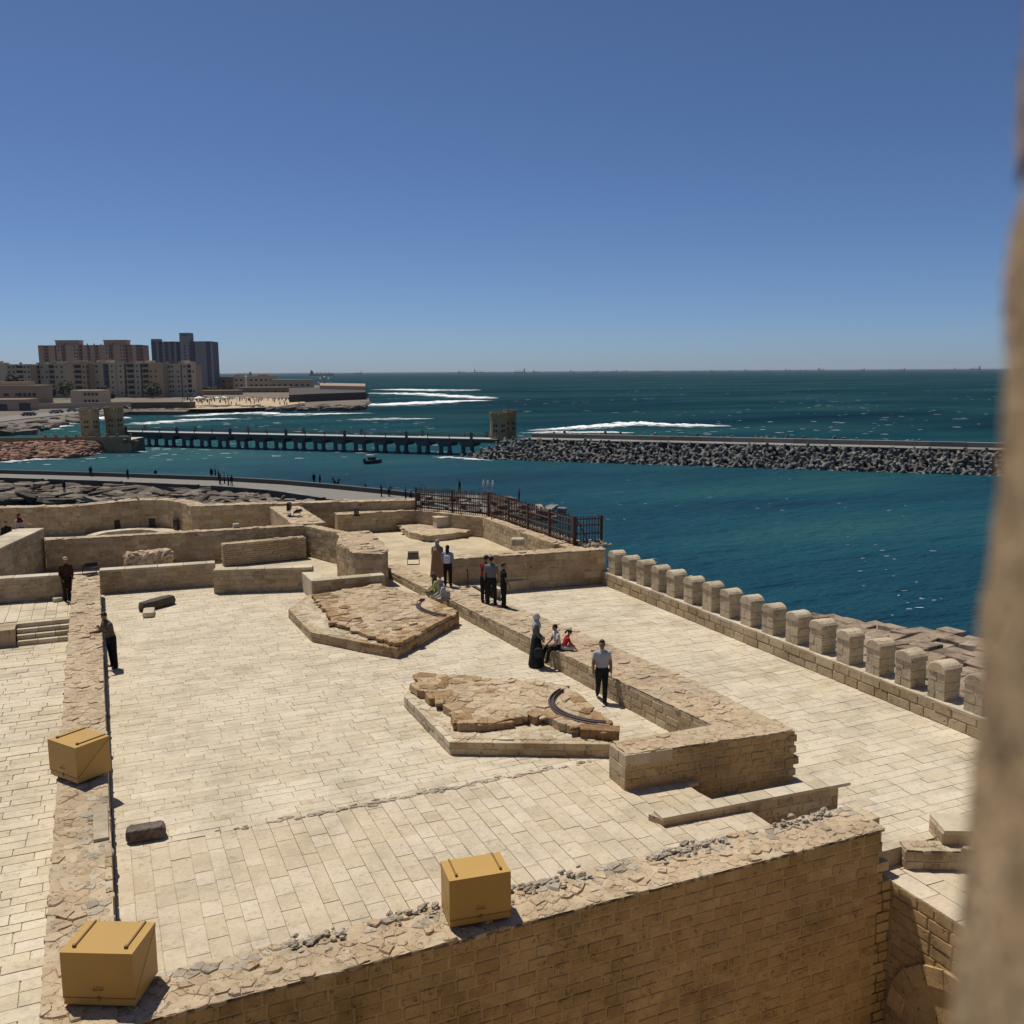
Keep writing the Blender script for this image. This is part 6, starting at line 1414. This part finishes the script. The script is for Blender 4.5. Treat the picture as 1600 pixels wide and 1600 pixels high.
lh = thing('lighthouse', 'slim white post on the resort roof line', 'post', AT(385, 604, 840)); p = AT(385, 604, 840)
mb = MB(); mb.tube([p, p+Vector((0, 0, 9))], [.9, .7], 8); mb.build('shaft', M['whiteish'], lh); mb = MB(); mb.tube([p+Vector((0, 0, 9)), p+Vector((0, 0, 9.6))], [1, .4], 8); mb.build('top', M['whiteish'], lh)
# parasols, bathers and cars: many small things on the beach
rg = random.Random(60); PAR = bpy.data.meshes
for k in range(16):
    p = U(rg.uniform(300, 470), rg.uniform(624.5, 629), LZ+.35); t = thing('beach_parasol', 'small parasol on the crowded beach', 'parasol', p, 'parasols on the beach'); c_ = rg.choice(['whiteish', 'beige', 'whiteish', 'redbrown', 'tan'])
    mb = MB(); mb.tube([p, p+Vector((0, 0, 2.2))], .05, 5); mb.build('pole', M['greyd'], t); mb = MB(); mb.tube([p+Vector((0, 0, 1.9)), p+Vector((0, 0, 2.6))], [1.6, .05], 8); mb.build('canopy', M[c_], t)
mb = MB()
for k in range(130):
    p = U(rg.uniform(285, 470), rg.uniform(623.5, 634), LZ+.35)
    if rg.random() < .6: p = U(rg.uniform(285, 470), rg.uniform(623.5, 627.5), LZ+.35)
    mb.tube([p, p+Vector((0, 0, .9)), p+Vector((0, 0, 1.45)), p+Vector((0, 0, 1.7))], [.2, .25, .28, .12], 6)
tag(mb.build('beach_crowd', mat_plain('far crowd', (.12, .10, .085), .9, .9, 2)), 'dark crowd of bathers on the sandy beach', 'crowd', kind='stuff')
unitcar = MB(); unitcar.box(-2.1, 2.1, -.9, .9, .35, 1.0); unitcar.box(-1.2, 1.3, -.8, .8, 1.0, 1.5)
for k in range(14):
    u_ = rg.uniform(40, 205); p = U(u_, np.interp(u_, [20, 120, 205], [652, 642.5, 638.5]), LZ+.25); c_ = rg.choice(['whiteish', 'greyd', 'redbrown', 'greyb'])
    t = thing('parked_car', 'tiny car parked along the coast road across the bay', 'car', p, 'cars parked along the coast road'); fr = frame(p, .3)
    mb = MB(); mb.box(-2.1, 2.1, -.9, .9, .35, .95, fr); mb.box(-1.2, 1.3, -.8, .8, .95, 1.5, fr); mb.build('body', M[c_], t)
    for x in (-1.3, 1.3):
        for y in (-.85, .85): mb = MB(); mb.tube([fr((x, y-.1, .33)), fr((x, y+.1, .33))], .33, 8); mb.build('wheel', M['black'], t)
# trees between the blocks
M['leaf'] = mat_plain('dark foliage', (.035, .045, .022), .8, .7, .8, 0, 0)
for k, (u_, v_, r_) in enumerate([(78, 614, 4.0), (104, 612, 5.5), (165, 616, 4.0), (240, 613, 5.5), (318, 612, 4.0), (326, 613, 3.5), (338, 613, 4.0), (172, 619, 3.0), (20, 598, 4.5)]):
    p = AT(u_, v_, 630 if u_ < 300 else 780); base = p-Vector((0, 0, r_*1.2)); t = thing('tree', ['dark bushy tree %s the apartment blocks' % q for q in ('leftmost before', 'tall and broad before', 'small, in the middle before', 'broadest, right of the middle before', 'first of three right of', 'second of three right of', 'third of three right of', 'lowest before', 'spreading, at the far left before')][k], 'tree', base)
    mb = MB(); mb.tube([base-Vector((0, 0, 2)), p], [.35, .2], 6); mb.build('trunk', M['stonebrown'], t)
    mb = MB(); rg2 = random.Random(k)
    for q in range(260):
        d = Vector((rg2.gauss(0, 1), rg2.gauss(0, 1), rg2.gauss(0, .8))).normalized()*r_*rg2.uniform(.45, 1.05); c_ = p+d+Vector((0, 0, r_*.3)); a_ = Vector((rg2.gauss(0, 1), rg2.gauss(0, 1), rg2.gauss(0, 1))).normalized()*.9; b_ = a_.orthogonal().normalized()*.7
        mb.add([c_-a_, c_+b_, c_+a_, c_-b_], [(0, 1, 2, 3)])
    mb.build('crown', M['leaf'], t)

# ------------------------------------------------------------------ ships at anchor
M['ship'] = mat_plain('ship paint', (.05, .05, .055), .7, .3, .05, 0, 0)
def ship(label, u_, length_px, D, vb=None, kind='cargo', rot=0):
    m = D/F_PX; c = AT(u_, 590, D); c.z = SEA; Lh = length_px*m; x = Matrix.Rotation(R(rot), 3, 'Z') @ RTH; y = Vector((-x.y, x.x, 0)); t = thing('cargo_ship', label, 'ship', c)
    k = Lh/180; zk = k*(1.0 if length_px > 20 else 1.9); fr = lambda p: c+x*(p[0]*k)+y*(p[1]*k)+Vector((0, 0, p[2]*zk))
    mb = MB(); prof = [(-90, 0), (90, 0), (90, 10), (76, 16), (70, 11), (-60, 11), (-62, 14), (-92, 14)]; vs = [fr((a, -13, b)) for a, b in prof]+[fr((a, 13, b)) for a, b in prof]; n = len(prof)
    mb.add(vs, [tuple(range(n)), tuple(range(2*n-1, n-1, -1))]+[(i, n+i, n+(i+1) % n, (i+1) % n) for i in range(n)]); mb.build('hull', M['ship'], t)
    mb = MB(); mb.box(-84, -64, -11, 11, 14, 32, fr); mb.box(-80, -72, -4, 4, 32, 40, fr); mb.build('bridge_house', M['ship'], t)
    for q in (-38, -8, 22, 50): mb = MB(); mb.box(q-1.2, q+1.2, -1.2, 1.2, 10, 27, fr); mb.box(q-1, q+14, -.8, .8, 22, 24, fr); mb.build('deck_crane', M['ship'], t)
ship('cargo ship with cranes on the horizon, nearest and left of the dark hulled one', 380, 27, 6200, rot=180)
ship('dark long hulled ship on the horizon beyond the cape', 503, 38, 5200)
ords = ['first', 'second', 'third', 'fourth', 'fifth', 'sixth', 'seventh', 'eighth', 'ninth', 'tenth', 'eleventh', 'twelfth', 'thirteenth', 'fourteenth', 'fifteenth', 'sixteenth', 'seventeenth', 'eighteenth', 'nineteenth', 'twentieth', 'twenty-first', 'twenty-second', 'twenty-third', 'twenty-fourth', 'twenty-fifth']
sx = [(560, 9), (722, 9), (748, 12), (812, 14), (838, 9), (895, 8), (930, 8), (959, 8), (976, 7), (1020, 6), (1030, 7), (1084, 5), (1113, 7), (1140, 6), (1167, 8), (1199, 6), (1231, 8), (1247, 6), (1260, 5), (1283, 10), (1347, 8), (1390, 6), (1408, 9), (1492, 8), (1523, 13)]
for k, (u_, lp) in enumerate(sx): ship('%s faint anchored ship from the left along the hazy horizon' % ords[k], u_, lp*1.25, 9000+(k*37 % 11)*220, rot=random.choice((0, 25, 60, 180, 205)))

# ------------------------------------------------------------------ hazy sea air
hz = MB(); hz.box(-13000, 13500, -2500, 13500, SEA-3, 75); ho = hz.build('haze', None)
hm_ = bpy.data.materials.new('haze'); hm_.use_nodes = True; t_ = hm_.node_tree; t_.nodes.clear()
pv = t_.nodes.new('ShaderNodeVolumePrincipled'); pv.inputs['Color'].default_value = (.80, .88, 1.0, 1); pv.inputs['Density'].default_value = HAZE_DENSITY; pv.inputs['Anisotropy'].default_value = .2
mo = t_.nodes.new('ShaderNodeOutputMaterial'); t_.links.new(pv.outputs[0], mo.inputs['Volume']); ho.data.materials.append(hm_); tag(ho, kind='stuff')
